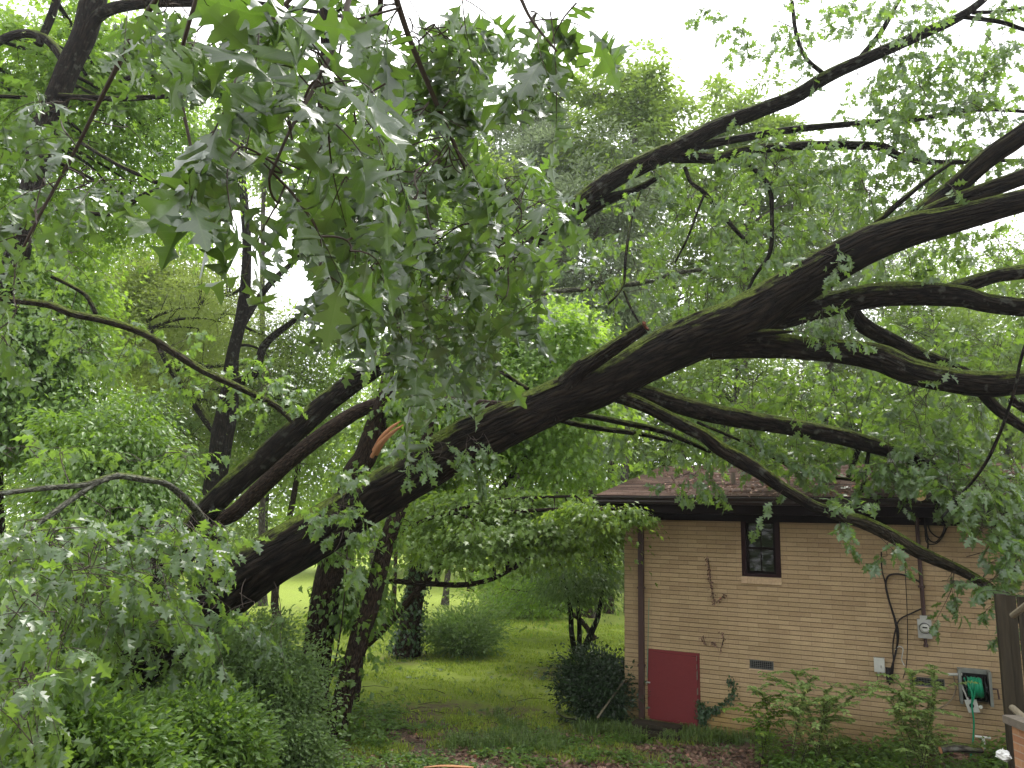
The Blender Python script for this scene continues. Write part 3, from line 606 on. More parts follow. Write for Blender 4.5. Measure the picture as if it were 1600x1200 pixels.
gd = mb.build('hose_guide', M_PALE, hr)
MB().tube([(cx + .0, -.275, -hh), (cx + .0, -.262, -hh)], .028, 12).build('guide_hole', M_BLK, gd)
MB().tube([(cx + .1, -.26, -hh + .0), (cx + .1, -.3, -hh + .0)], .022, 10).tube([(cx - .02, -.24, -hh + .02), (-hw + .02, -.2, .05)], .014, 6).build('guide_arm', M_PALE, gd)
MB().tube([(hw, -.16, .0), (hw + .06, -.16, 0), (hw + .07, -.16, -.12)], .012, 6).build('crank', M_SPOUT, hr)
mb = MB(); mb.tube([(-hw - .12, -.16, .13), (-hw + .05, -.16, .15)], .02, 8); mb.build('spout', M_PALE, hr)
mb = MB(); mb.tube([tuple(p) for p in cat_rom([(-hw - .06, -.15, .13), (-hw - .04, -.15, -.05), (-hw - .12, -.13, -.22), (-hw - .3, -.1, -.35), (-hw - .45, -.1, -.36)])], .009, 6)
mb.build('supply_tube', plain('tan_tube', (.25, .2, .14), .5), hr)
mb = MB(); s_, z_ = WP(1536, 1152, .1); sp = wall_thing('pipe_tee', s_, z_, 'white plastic pipe tee sticking up below the hose reel', 'pipe')
MB().tube([(-.09, -.1, 0), (.09, -.1, 0)], .015, 8).tube([(0, -.1, 0), (0, -.1, -.16)], .02, 8).build('tee', M_WHITE, sp)

# ================================================================== FOLIAGE TOOLS
def leaf_tpl(half, arch=.12, fold=.18, wave=.05, width=1.0):
    """half: (t, w) outline from base to tip -> strip mesh; returns verts, quads, uv"""
    v = []; uv = []; f = []; n = len(half)
    for sgn in (-1, 1):
        for i, (t, wd) in enumerate(half):
            wd *= width
            for k in (0, 1):
                x = sgn * wd * k; z = -arch * (t ** 2) * 1.6 + (fold * wd if k else 0) + (wave * math.sin(9 * t + sgn) if k else 0) * min(1, wd * 4)
                v.append((x, t, z)); uv.append((x, t))
        b = 0 if sgn < 0 else 2 * n
        for i in range(n - 1):
            q = (b + 2 * i, b + 2 * i + 1, b + 2 * i + 3, b + 2 * i + 2)
            f.append(q[::-1] if sgn > 0 else q)
    f = [tuple(reversed(q)) for q in f]
    return np.array(v), np.array(f), np.array(uv)
def leaf_hi(half, arch, fold, curl, wave, ph):
    v = []; uv = []; f = []; n = len(half)
    for sg in (-1, 1):
        for t, wd in half:
            for k in (0, .5, 1):
                x = wd * k
                v.append((sg * x, t, -arch * t * t + fold * x + curl * x * x * 4 + wave * math.sin(11 * t + ph + sg) * min(1, x * 4) * k)); uv.append((sg * x, t))
        b = 0 if sg < 0 else 3 * n
        for i in range(n - 1):
            for c in (0, 1):
                q = (b + 3 * i + c, b + 3 * i + c + 1, b + 3 * i + c + 4, b + 3 * i + c + 3)
                f.append(q if sg > 0 else q[::-1])
    return np.array(v), np.array(f), np.array(uv)
_O1 = [(-.18, .007), (0, .012), (.08, .03), (.13, .13), (.2, .25), (.22, .17), (.26, .2), (.27, .1), (.33, .055), (.38, .09), (.43, .26), (.51, .42), (.53, .33), (.6, .39), (.59, .25), (.57, .13), (.62, .07), (.68, .1), (.72, .22), (.8, .31), (.81, .22), (.88, .22), (.86, .1), (.9, .07), (.97, .09), (1.0, .03), (1.06, .005)]
_O2 = [(-.2, .007), (0, .012), (.1, .05), (.2, .16), (.3, .24), (.32, .15), (.36, .09), (.42, .11), (.5, .3), (.62, .38), (.64, .27), (.66, .14), (.71, .09), (.78, .16), (.88, .26), (.9, .16), (.93, .09), (1.03, .06), (1.08, .005)]
OAK_HI = [leaf_hi(o_, *p_) for o_ in (_O1, _O2) for p_ in ((.15, .35, -.35, .05, 0), (.45, -.1, -.25, .09, 1), (.1, .55, .2, .07, 2), (.3, .1, .5, .11, 4))]
OAK_MID = [leaf_tpl([(-.1, .006), (.12, .02), (.24, .22), (.34, .08), (.48, .37), (.6, .1), (.74, .29), (.85, .08), (1, .02)], arch=a, fold=f, wave=w_) for a, f, w_ in ((.15, .3, .05), (.35, -.2, .06))]
OVATE = [leaf_tpl([(0, .01), (.2, .2), (.45, .27), (.75, .15), (1, .01)], arch=.15, fold=.3, wave=.0)]
IVYT = [leaf_tpl([(0, .02), (.05, .35), (.3, .22), (.42, .38), (.6, .18), (1, .01)], arch=.1, fold=.1, wave=.0)]
MAPL = [leaf_tpl([(0, .02), (.12, .36), (.28, .14), (.55, .5), (.58, .16), (1, .02)], arch=.2, fold=.2, wave=.0)]
QUADL = [(np.array([(0, 0, 0), (.26, .5, .06), (0, 1, -.06), (-.26, .5, .06)]), np.array([(0, 1, 2, 3)]), np.array([(0, 0), (.26, .5), (0, 1), (-.26, .5)]))]
LANCE = [(np.array([(0, 0, 0), (.14, .45, .03), (0, 1, -.12), (-.14, .45, .03)]), np.array([(0, 1, 2, 3)]), np.array([(0, 0), (.14, .5), (0, 1), (-.14, .5)]))]
NEEDL = [(np.array([(0, 0, 0), (.05, .5, .0), (0, 1, -.02), (-.05, .5, .0)]), np.array([(0, 1, 2, 3)]), np.array([(0, 0), (.26, .5), (0, 1), (-.26, .5)]))]
def nrm(a): return a / np.maximum(np.linalg.norm(a, axis=-1, keepdims=True), 1e-9)
def leaves(name, pos, axis, normal, size, tpls, mat, parent=None, smooth=False, rnd=None, offset=None):
    pos = np.asarray(pos, float); n = len(pos)
    axis = nrm(np.asarray(axis, float)); normal = np.asarray(normal, float)
    normal = nrm(normal - axis * (normal * axis).sum(-1, keepdims=True)); xx = np.cross(axis, normal)
    size = np.broadcast_to(size, (n,)); rnd = rng.random(n) if rnd is None else rnd
    V = []; F = []; UVs = []; RR = []; b = 0; pick = rng.integers(0, len(tpls), n)
    for k, (tv, tf, tuv) in enumerate(tpls):
        ix = np.where(pick == k)[0]
        if not len(ix): continue
        m = len(ix); sx = rng.uniform(.8, 1.15, m)[:, None]; sz = rng.uniform(.2, 1.7, m)[:, None]
        vv = pos[ix][:, None] + size[ix][:, None, None] * (tv[None, :, 0:1] * sx[:, :, None] * xx[ix][:, None] + tv[None, :, 1:2] * axis[ix][:, None] + tv[None, :, 2:3] * sz[:, :, None] * normal[ix][:, None])
        V.append(vv.reshape(-1, 3)); F.append((tf[None] + (b + np.arange(m) * len(tv))[:, None, None]).reshape(-1, tf.shape[1]))
        UVs.append(np.tile(tuv, (m, 1))); RR.append(np.repeat(rnd[ix], len(tv))); b += m * len(tv)
    V = np.concatenate(V)
    if offset is not None: V = V - np.array(offset)
    return fast_mesh(name, V, np.concatenate(F), mat, rnd=np.concatenate(RR), uv=np.concatenate(UVs) if smooth else None, parent=parent, smooth=smooth, world=False)
def tubes_np(name, segs, mat, parent=None, offset=(0, 0, 0), n=4):
    """segs: list of (pts Kx3, r0, r1) -> one mesh of thin tubes"""
    V = []; F = []; b = 0; an = np.arange(n) * 2 * math.pi / n
    for pts, r0, r1 in segs:
        pts = np.asarray(pts, float); k = len(pts); t = nrm(np.gradient(pts, axis=0)); a = np.array([.3, .5, .81]); x = nrm(np.cross(t, a)); y = np.cross(t, x)
        r = np.linspace(r0, r1, k)[:, None, None]
        ring = pts[:, None] + r * (np.cos(an)[None, :, None] * x[:, None] + np.sin(an)[None, :, None] * y[:, None])
        V.append(ring.reshape(-1, 3)); i, j = np.meshgrid(np.arange(k - 1), np.arange(n), indexing='ij'); i = i.ravel(); j = j.ravel(); j2 = (j + 1) % n
        F.append(np.stack([i * n + j, i * n + j2, (i + 1) * n + j2, (i + 1) * n + j], -1) + b); b += k * n
    V = np.concatenate(V) - np.array(offset)
    return fast_mesh(name, V, np.concatenate(F), mat, parent=parent, smooth=True, world=False)

class Spray:
    """leafy twigs anchored to limb sample points"""
    def __init__(s): s.pos = []; s.ax = []; s.nm = []; s.sz = []; s.tw = []; s.r = []
    def twig(s, c, o, Lt, leaf, k=8, droop=.5, tilt=.7, up=(0, 0, 1), spread=.75, r=.004):
        o = nrm(np.array(o, float)); side = nrm(np.cross(o, [0, 0, 1]) + 1e-6)
        p0 = c - o * Lt * .55; p1 = c + o * Lt * .1 + side * rng.normal(0, .12) * Lt; p2 = c + o * Lt * .5 + np.array([0, 0, -droop * Lt * .45])
        tt = np.linspace(0, 1, 7)[:, None]; pts = (1 - tt) ** 2 * p0 + 2 * tt * (1 - tt) * p1 + tt ** 2 * p2
        s.tw.append((pts, r, r * .4))
        base = rng.random()
        for i in range(k):
            f = .25 + .75 * min(1, (i + .5) / k * 1.25); f = min(f, 1); p = (1 - f) ** 2 * p0 + 2 * f * (1 - f) * p1 + f ** 2 * p2
            d = nrm(2 * (1 - f) * (p1 - p0) + 2 * f * (p2 - p1))
            sd = side * (1 if i % 2 else -1) * rng.uniform(.5, 1.2) * spread + np.array([0, 0, rng.normal(0, .45) - droop * .75])
            a = nrm(d * rng.uniform(.3, 1.0) + sd + rng.normal(0, .25, 3))
            s.pos.append(p + a * leaf * .12); s.ax.append(a); s.nm.append(np.array(up) + rng.normal(0, tilt, 3)); s.sz.append(leaf * rng.uniform(.65, 1.2)); s.r.append(min(1, max(0, base * .5 + rng.random() * .5)))
    def region(s, anchors, cx, cy, rx, ry, D0, D1, n, leaf, k=7, L=.5, **kw):
        cs = []
        while len(cs) < n:
            u, v = rng.uniform(-1, 1, 2)
            if u * u + v * v < 1: cs.append(np.array(P(cx + u * rx, cy + v * ry, rng.uniform(D0, D1))))
        net = anchors
        cs.sort(key=lambda c: ((anchors - c) ** 2).sum(-1).min())
        for c in cs:
            d2 = ((net - c) ** 2).sum(-1); j = rng.choice(np.argpartition(d2, 3)[:3]); q = net[j]; o = c - q; dist = np.linalg.norm(o)
            if dist < .05: o = rng.normal(0, 1, 3)
            o = nrm(nrm(o) + rng.normal(0, .4, 3))
            if dist > L * .5:
                mid = (q + c) / 2 + rng.normal(0, .1, 3) * dist + np.array([0, 0, .1 * dist]); tt = np.linspace(0, 1, 8)[:, None]
                e = c - o * L * .5; bp = (1 - tt) ** 2 * q + 2 * tt * (1 - tt) * mid + tt ** 2 * e; s.tw.append((bp, .003 + .004 * min(dist, 2), .0035)); net = np.concatenate([net, bp[3:]])
            s.twig(c, o, L * rng.uniform(.7, 1.3), leaf, k=k, **kw)
    def along(s, path, n, leaf, L=.5, k=7, out=.5, **kw):
        path = np.asarray(path)
        for _ in range(n):
            i = rng.integers(0, len(path)); o = nrm(rng.normal(0, 1, 3)); c = path[i] + o * L * .5 + rng.normal(0, out * .3, 3)
            s.twig(c, o, L * rng.uniform(.7, 1.3), leaf, k=k, **kw)
    def make(s, lname, tname, tpls, lmat, tmat, parent, offset=(0, 0, 0), smooth=False):
        lo = leaves(lname, s.pos, s.ax, s.nm, np.array(s.sz), tpls, lmat, parent, smooth=smooth, rnd=np.array(s.r), offset=offset)
        to = tubes_np(tname, s.tw, tmat, parent, offset)
        return lo, to
def pxpath(pts, m=6):
    """pts: (px, py, width_px, D) -> smooth world points and radii"""
    a = cat_rom([np.array([px, py, w_, D]) for px, py, w_, D in pts], m)
    return [P(q[0], q[1], q[3]) for q in a], [max(.004, q[2] / 2 / FPX * q[3] * 1.0) for q in a]

# ================================================================== FALLEN OAK
OB = Vector(P(60, 1150, 10.6)); OB.z = 0
oak = empty('fallen_oak', OB, 'huge dark fallen oak leaning diagonally across the yard onto the house roof', 'tree')
anch = []
def limb(name, pts, mat, n=16, m=8, wob=.03, seed=0, keep=True, parent=None):
    big = max(q[2] for q in pts) > 19
    p, r = pxpath(pts, m * (2 if big else 1)); mb = MB(); mb.tube([q - OB for q in p], r, (100 if n >= 40 else 64) if big else n, True, wob, seed, ridge=(.02 if n >= 40 else .026) if big else 0)
    o = mb.build(name, mat, parent or oak)
    if big: p = p[::2]
    if keep: anch.extend([tuple(q) for q in p])
    return p
W = {}
W['M'] = limb('trunk', [(-20, 1200, 80, 10.7), (60, 1145, 76, 10.6), (120, 1098, 74, 10.55), (200, 1038, 82, 10.5), (280, 981, 81, 10.4), (345, 931, 80, 10.4), (420, 878, 78, 10.3), (500, 829, 75, 10.3), (560, 793, 72, 10.3), (640, 744, 70, 10.2), (720, 695, 69, 10.2), (760, 678, 72, 10.15), (800, 658, 68, 10.1), (860, 631, 67, 10.1), (930, 604, 72, 10.0), (1000, 568, 68, 10.0), (1080, 530, 74, 9.9), (1150, 503, 76, 9.7), (1210, 468, 70, 9.6), (1280, 425, 64, 9.4), (1350, 386, 60, 9.1), (1420, 360, 54, 8.9), (1500, 340, 44, 8.7), (1600, 313, 38, 8.5), (1760, 270, 34, 8.2)], M_TRUNK, n=40, m=10, wob=.025, seed=3)
W['U1'] = limb('limb', [(1400, 368, 30, 9.1), (1445, 332, 34, 9.0), (1487, 298, 32, 8.9), (1544, 247, 32, 8.7), (1600, 208, 33, 8.5), (1720, 120, 28, 8.2)], M_TRUNK, seed=1)
W['U2'] = limb('limb', [(1380, 375, 26, 9.0), (1440, 340, 28, 8.9), (1500, 312, 27, 8.8), (1600, 276, 26, 8.7), (1740, 225, 22, 8.5)], M_TRUNK, seed=2)
W['L2'] = limb('limb', [(1150, 520, 44, 9.8), (1225, 494, 42, 9.8), (1300, 474, 40, 9.8), (1370, 461, 39, 9.7), (1440, 459, 37, 9.7), (1500, 462, 34, 9.6), (1540, 473, 30, 9.6), (1600, 481, 29, 9.5), (1740, 490, 26, 9.3)], M_LIMB, seed=4)
limb('limb', [(1470, 460, 26, 9.68), (1520, 442, 24, 9.65), (1560, 430, 22, 9.6), (1600, 424, 23, 9.6), (1740, 400, 20, 9.5)], M_LIMB, seed=5)
W['L2b'] = limb('limb', [(1325, 478, 22, 9.85), (1348, 508, 25, 10.0), (1394, 533, 24, 10.1), (1431, 552, 23, 10.2), (1490, 575, 20, 10.3), (1560, 612, 16, 10.4), (1620, 650, 14, 10.5)], M_LIMB, seed=6)
W['L3'] = limb('limb', [(1110, 540, 44, 9.85), (1190, 538, 44, 9.8), (1244, 543, 37, 9.75), (1319, 550, 38, 9.7), (1375, 560, 44, 9.6), (1424, 580, 42, 9.5), (1487, 594, 38, 9.4), (1544, 600, 40, 9.3), (1600, 597, 37, 9.2), (1740, 590, 32, 9.0)], M_LIMB, n=20, seed=7)
limb('broken_stub', [(1165, 523, 16, 9.55), (1200, 519, 11, 9.5), (1238, 518, 4, 9.45)], M_TRUNK, n=8, seed=8)
W['L3b'] = limb('limb', [(1530, 608, 18, 9.35), (1560, 640, 18, 9.4), (1600, 668, 16, 9.4), (1680, 715, 14, 9.4)], M_LIMB, seed=9)
W['L4'] = limb('limb', [(940, 600, 20, 10.1), (1000, 613, 26, 10.1), (1075, 636, 29, 10.15), (1150, 653, 29, 10.2), (1225, 665, 27, 10.3), (1300, 679, 27, 10.4), (1356, 694, 25, 10.5), (1405, 710, 20, 10.6), (1469, 733, 17, 10.7), (1525, 750, 14, 10.7), (1620, 775, 11, 10.6)], M_LIMB, n=18, seed=10)
W['L5'] = limb('limb', [(940, 612, 20, 10.0), (985, 625, 22, 9.95), (1020, 640, 20, 9.9), (1056, 659, 21, 9.9), (1097, 679, 20, 9.85), (1124, 700, 22, 9.85), (1157, 719, 24, 9.8), (1187, 737, 22, 9.8), (1225, 764, 18, 9.75), (1270, 790, 17, 9.7), (1300, 801, 18, 9.7)], M_LIMB, n=16, seed=11)
W['L5b'] = limb('limb', [(1290, 797, 18, 9.7), (1326, 810, 19, 9.65), (1348, 816, 20, 9.6), (1392, 836, 20, 9.6), (1436, 862, 20, 9.5), (1480, 882, 17, 9.45), (1510, 896, 15, 9.4), (1556, 925, 13, 9.3), (1580, 950, 10, 9.3), (1600, 975, 8, 9.3)], M_MOSSY, n=16, seed=12)
W['stub'] = limb('broken_limb', [(885, 602, 34, 9.85), (905, 580, 30, 9.75), (940, 556, 25, 9.6), (975, 532, 22, 9.5), (1006, 511, 20, 9.4)], M_LIMB, n=16, m=5, seed=13)
pp = P(1007, 510, 9.395) - OB; dd = (P(1006, 511, 9.4) - P(975, 532, 9.5)).normalized()
mb = MB(); r_ = 10.5 / FPX * 9.4
rag = [pp + (Vector((0, .2, 1)).cross(dd).normalized() * math.cos(a) + dd.cross(Vector((0, .2, 1)).cross(dd)).normalized() * math.sin(a)) * r_ + dd * (.01 + .05 * random.random()) for a in [i * .524 for i in range(12)]]
mb.add(rag + [pp - dd * .04], [(i, (i + 1) % 12, 12) for i in range(12)]); mb.build('broken_end', plain('rotten_heartwood', (.13, .05, .03), .9, var=.5, scale=30), oak)
for (kx, ky, kr, kd) in ((771, 674, 12, 9.97), (903, 628, 13, 9.9), (866, 645, 12, 9.93)):   # swollen knots
    c = P(kx, ky, kd) - OB; rr = kr / FPX * kd; v_ = (CAM - P(kx, ky, kd)).normalized(); mb = MB()
    mb.tube([c - v_ * rr * 1.2, c - v_ * rr * .3, c + v_ * rr * .35, c + v_ * rr * .55, c + v_ * rr * .3], [rr * 1.35, rr * 1.15, rr * .85, rr * .5, rr * .25], 14, True, .06); mb.build('knot', M_TRUNK, oak)
W['S2a'] = limb('second_stem', [(60, 1130, 50, 10.9), (150, 1010, 46, 11.0), (215, 915, 42, 11.0), (285, 846, 38, 11.1), (337, 783, 35, 11.1), (409, 719, 35, 11.2), (469, 666, 34, 11.2), (525, 618, 33, 11.3), (575, 582, 31, 11.3), (620, 550, 30, 11.35), (687, 487, 28, 11.4), (758, 438, 28, 11.4), (830, 380, 30, 11.4), (879, 340, 31, 11.4), (950, 285, 31, 11.3), (1025, 246, 32, 11.2), (1056, 232, 30, 11.1), (1112, 202, 27, 11.1), (1187, 172, 24, 11.0), (1244, 150, 23, 10.9), (1300, 116, 22, 10.8), (1375, 82, 20, 10.7), (1450, 49, 18, 10.6), (1506, 22, 14, 10.5), (1560, -20, 10, 10.4), (1640, -90, 8, 10.3)], M_LIMB, n=24, m=10, seed=14)
W['S2b'] = limb('limb', [(1050, 244, 22, 11.15), (1090, 246, 19, 11.1), (1124, 248, 18, 11.0), (1157, 237, 17, 10.9), (1225, 229, 15, 10.8), (1300, 227, 15, 10.6), (1375, 229, 14, 10.5), (1400, 242, 13, 10.5), (1424, 248, 13, 10.4), (1469, 254, 9, 10.3), (1530, 252, 7, 10.2), (1610, 250, 5, 10.1)], M_LIMB, seed=15)
W['S2c'] = limb('limb', [(1080, 236, 16, 11.15), (1115, 224, 15, 11.2), (1169, 214, 13, 11.3), (1244, 202, 12, 11.3), (1337, 193, 10, 11.3), (1431, 186, 10, 11.2), (1506, 173, 8, 11.2), (1560, 172, 6, 11.1), (1620, 176, 5, 11.1)], M_LIMB, seed=16)
small = [
 ('D', [(1155, 240, 9, 10.95), (1180, 266, 8, 10.8), (1202, 292, 8, 10.7), (1206, 337, 7, 10.6), (1203, 394, 7, 10.5), (1180, 430, 6, 10.5), (1168, 455, 5, 10.4)]),
 ('E', [(1070, 262, 7, 11.1), (1080, 285, 7, 11.0), (1100, 300, 8, 10.9), (1131, 337, 8, 10.8), (1150, 360, 7, 10.7), (1174, 384, 6, 10.7)]),
 ('F', [(1102, 300, 5, 10.9), (1090, 330, 4, 10.8), (1075, 370, 4, 10.7), (1055, 410, 3, 10.7)]),
 ('G', [(1228, -60, 6, 10.9), (1237, 0, 6, 10.9), (1244, 52, 7, 10.9), (1259, 90, 7, 10.85), (1285, 114, 8, 10.8)]),
 ('H', [(1430, -40, 6, 10.4), (1405, 0, 7, 10.5), (1375, 52, 9, 10.7), (1345, 88, 8, 10.8)]),
 ('I', [(1362, 355, 10, 9.2), (1390, 330, 10, 9.1), (1416, 308, 9, 9.0), (1450, 280, 7, 9.0), (1484, 256, 6, 8.9)]),
 ('J', [(1500, 26, 8, 10.5), (1562, 34, 8, 10.5), (1600, 46, 7, 10.5), (1680, 70, 5, 10.4)]),
 ('K', [(1520, 20, 7, 10.5), (1560, 18, 6, 10.5), (1600, 12, 6, 10.5), (1680, -8, 4, 10.4)]),
 ('Ld', [(880, 362, 16, 11.5), (915, 334, 18, 11.5), (950, 311, 18, 11.5), (990, 298, 14, 11.5), (1030, 276, 8, 11.4)]),
 ('Mm', [(890, 652, 8, 10.3), (905, 648, 9, 10.35), (972, 660, 10, 10.6), (1030, 672, 10, 10.8), (1065, 686, 8, 11.0), (1110, 706, 6, 11.1)]),
 ('Nn', [(860, 652, 8, 10.4), (890, 660, 9, 10.5), (935, 669, 9, 10.7), (1000, 678, 8, 10.9), (1050, 690, 5, 11.1)]),
 ('O', [(740, 556, 5, 10.8), (760, 566, 6, 10.7), (790, 585, 7, 10.5), (825, 608, 7, 10.3)]),
 ('Lb', [(-60, 455, 10, 8.9), (5, 467, 11, 9.2), (75, 476, 12, 9.4), (112, 490, 12, 9.5), (169, 502, 12, 9.8), (225, 521, 12, 10.0), (270, 550, 13, 10.2), (319, 580, 12, 10.4), (375, 606, 11, 10.7), (430, 634, 10, 11.0), (462, 662, 10, 11.1)]),
 ('Lc', [(80, 432, 6, 9.6), (110, 446, 7, 9.7), (135, 462, 7, 9.75), (150, 490, 7, 9.75)]),
 ('Ll', [(-60, 775, 9, 7.6), (0, 771, 9, 7.8), (56, 764, 9, 8.0), (131, 757, 10, 8.3), (180, 744, 11, 8.6), (222, 749, 11, 8.9), (262, 757, 10, 9.2), (300, 790, 12, 9.8), (320, 820, 14, 10.6)]),
 ('Lm', [(185, 742, 9, 8.6), (150, 755, 9, 8.4), (115, 778, 9, 8.2), (85, 800, 9, 8.0), (50, 825, 8, 7.8), (10, 855, 7, 7.5), (-50, 900, 6, 7.2)]),
 ('Dr', [(1640, 450, 5, 8.6), (1600, 545, 5, 8.6), (1582, 620, 5, 8.7), (1545, 715, 5, 9.0), (1500, 775, 5, 9.2), (1470, 810, 4, 9.3)]),
 ('P1', [(1090, 660, 5, 10.0), (1160, 690, 5, 10.4), (1220, 720, 6, 10.7), (1250, 738, 7, 10.8), (1302, 746, 6, 10.9), (1335, 750, 5, 11.0)]),
 ('P2', [(1345, 690, 9, 10.6), (1335, 720, 8, 10.7), (1325, 745, 7, 10.7)]),
 ('P3', [(1358, 700, 6, 10.6), (1352, 740, 6, 10.6), (1346, 768, 6, 10.5)]),
 ('S3b', [(770, 632, 16, 11.6), (740, 633, 16, 11.8), (700, 629, 16, 12.0)]),
 ('Bk', [(950, 475, 4, 10.3), (965, 460, 4, 10.3), (975, 440, 5, 10.4), (978, 400, 5, 10.5), (985, 350, 4, 10.7), (1000, 300, 4, 11.0)]),
 ('Bl', [(975, 455, 4, 10.4), (985, 480, 4, 10.3), (1002, 510, 3, 10.2)]),
 ('Bm', [(825, 462, 8, 11.6), (870, 455, 9, 11.8), (935, 450, 8, 12), (1010, 440, 9, 12.2), (1050, 428, 8, 12.3), (1100, 420, 6, 12.4)]),
]
for nm_, pts in small:
    mat_ = M_LICH if nm_ in ('Ll', 'Lm', 'Bm') else (M_MOSSY if nm_ in ('Lb',) else M_LIMB)
    W[nm_] = limb('bough', pts, mat_, n=9, m=7, wob=.06, seed=len(anch))
W['S3'] = limb('third_stem', [(180, 1000, 30, 11.1), (260, 905, 26, 11.4), (334, 824, 23, 11.7), (375, 794, 24, 11.8), (450, 722, 25, 12.0), (506, 678, 24, 12.1), (562, 642, 21, 12.2), (610, 628, 18, 12.2), (700, 628, 17, 12.0), (785, 634, 15, 11.5)], M_BROWN, n=14, seed=20)
anch = np.array(anch)

reg = [  # cx, cy, rx, ry, D0, D1, n
 (1250, 55, 55, 65, 10.2, 11.2, 12), (1330, 30, 40, 40, 10, 11, 8), (1110, 20, 25, 20, 10.5, 11, 3), (1150, 70, 40, 30, 10.5, 11, 7), (1430, 45, 90, 50, 9.6, 10.8, 22), (1440, 120, 90, 50, 9.6, 11, 26), (1390, 150, 60, 70, 10, 11.4, 20),
 (1540, 70, 40, 25, 9.6, 10.6, 5), (1545, 120, 90, 60, 9.5, 11, 22), (1480, 190, 120, 50, 9.5, 11.5, 34), (1300, 235, 130, 55, 10, 11.8, 44), (1190, 260, 90, 40, 10, 11.6, 24), (1240, 330, 140, 80, 9.8, 12.3, 60),
 (1110, 370, 120, 80, 10.2, 12.5, 58), (1030, 300, 90, 50, 10.5, 12, 24), (1400, 290, 110, 70, 9.2, 11.5, 52), (1520, 260, 90, 40, 8.9, 11, 24), (1100, 460, 110, 50, 10.4, 12.5, 46), (960, 420, 70, 70, 10.5, 12.5, 22), (1290, 420, 60, 40, 8.9, 9.3, 5),
 (1480, 400, 150, 45, 9.7, 12, 48), (1540, 540, 90, 30, 9.9, 12, 22), (1290, 512, 45, 28, 9.1, 9.5, 7), (1450, 520, 80, 30, 10.3, 12, 14),
 (1180, 610, 150, 50, 10.6, 13, 52), (1350, 620, 150, 55, 10.4, 13, 66), (1500, 650, 120, 60, 9.8, 12.8, 80), (1120, 695, 100, 28, 10.0, 12.5, 34), (1240, 705, 120, 30, 10.2, 12.5, 38), (1330, 735, 110, 30, 10.2, 11.6, 44),
 (1450, 720, 90, 45, 9.8, 11.6, 60), (1530, 745, 80, 45, 9.2, 11, 52), (1560, 790, 60, 50, 8.8, 10, 36), (1575, 850, 35, 45, 8.8, 9.6, 12), (1570, 920, 40, 60, 8.7, 9.4, 16), (1515, 905, 30, 16, 9.1, 9.6, 5), (1478, 935, 8, 20, 9.3, 9.5, 1),
 (1320, 800, 40, 20, 9.4, 9.8, 7), (1385, 858, 22, 14, 9.3, 9.5, 3), (1215, 785, 20, 10, 9.4, 9.8, 1), (1090, 752, 60, 10, 10.6, 11.6, 8), (1000, 690, 70, 30, 10.4, 12, 16),
 (665, 700, 50, 35, 9, 9.9, 10), (530, 780, 35, 55, 8.8, 9.8, 13), (680, 620, 50, 40, 9, 10.2, 10), (545, 870, 22, 45, 9.2, 9.8, 5), (740, 705, 35, 20, 9.4, 9.8, 5), (700, 570, 60, 60, 9.5, 11, 24), (735, 740, 25, 14, 9.6, 9.9, 2), (650, 550, 60, 40, 8.6, 10.5, 12),
 (350, 590, 100, 35, 10.9, 12, 18), (200, 535, 120, 40, 10.2, 11.5, 20), (60, 490, 80, 40, 9.7, 11, 14), (440, 620, 50, 25, 10, 11, 8), (110, 415, 90, 30, 9.8, 11.2, 10),
 (850, 380, 60, 60, 9.5, 11.4, 22), (790, 440, 70, 50, 9.5, 11.4, 16)]
sp_ = Spray()
for a in reg: sp_.region(anch, *a[:6], int(a[6] * 1.1), .15, k=11, L=.42, droop=.6, spread=.7)
for k_ in ('U1', 'U2', 'L2', 'L3', 'L4', 'S2b', 'S2c', 'P1', 'G', 'H', 'J', 'K', 'E', 'D'): sp_.along(W[k_][4:], 6, .15, L=.4, droop=.5)
sp_.make('foliage', 'twig_work', OAK_MID, M_OAK, M_TWIG, oak, OB)
# left hanging masses: nearer, larger looking leaves
sl = Spray()
regl = [(160, 838, 170, 45, 6.8, 8.8, 38), (110, 880, 130, 60, 6.2, 8.6, 42), (270, 880, 80, 60, 7.4, 9.4, 26), (190, 960, 120, 60, 6.8, 8.8, 42), (50, 990, 70, 90, 5.6, 7.6, 34), (310, 985, 40, 40, 7.6, 9.2, 8), (50, 710, 70, 35, 8.4, 9.4, 8), (230, 708, 90, 28, 9.5, 10.5, 8),
        (40, 1120, 50, 60, 5.2, 6.4, 10), (330, 830, 50, 30, 8, 9.6, 9), (385, 960, 25, 30, 8.6, 9.6, 4), (430, 990, 20, 40, 9.2, 9.8, 3)]
for a in regl: sl.region(anch, *a[:6], int(a[6] * 1.3), .165, k=8, L=.5, droop=.6, tilt=.6)
sl.make('hanging_foliage', 'hanging_twigs', OAK_MID, M_OAK, M_TWIG, oak, OB)

# ================================================================== NEAR HANGING OAK BOUGH
NBp = P(545, -260, 2.6)
nb = empty('hanging_oak_bough', NBp, 'close oak bough with large glossy lobed leaves hanging from above', 'branch')
nan = []
def nlimb(pts, mat=M_TWIG, n=8):
    p, r = pxpath(pts, 7); MB().tube([q - NBp for q in p], r, n, True, .05, len(nan)).build('stem', mat, nb); nan.extend([tuple(q) for q in p])
nlimb([(545, -260, 22, 2.6), (560, -120, 16, 2.3), (540, 20, 10, 2.1), (500, 120, 8, 2.0), (455, 200, 6, 1.9), (420, 280, 4, 1.9)])
nlimb([(550, -180, 14, 2.5), (600, -60, 12, 2.7), (640, 60, 10, 2.9), (690, 180, 8, 3.1), (740, 290, 6, 3.3), (790, 380, 5, 3.5)])
nlimb([(560, -120, 12, 2.4), (480, -30, 9, 2.2), (410, 50, 7, 2.2), (370, 120, 5, 2.2)])
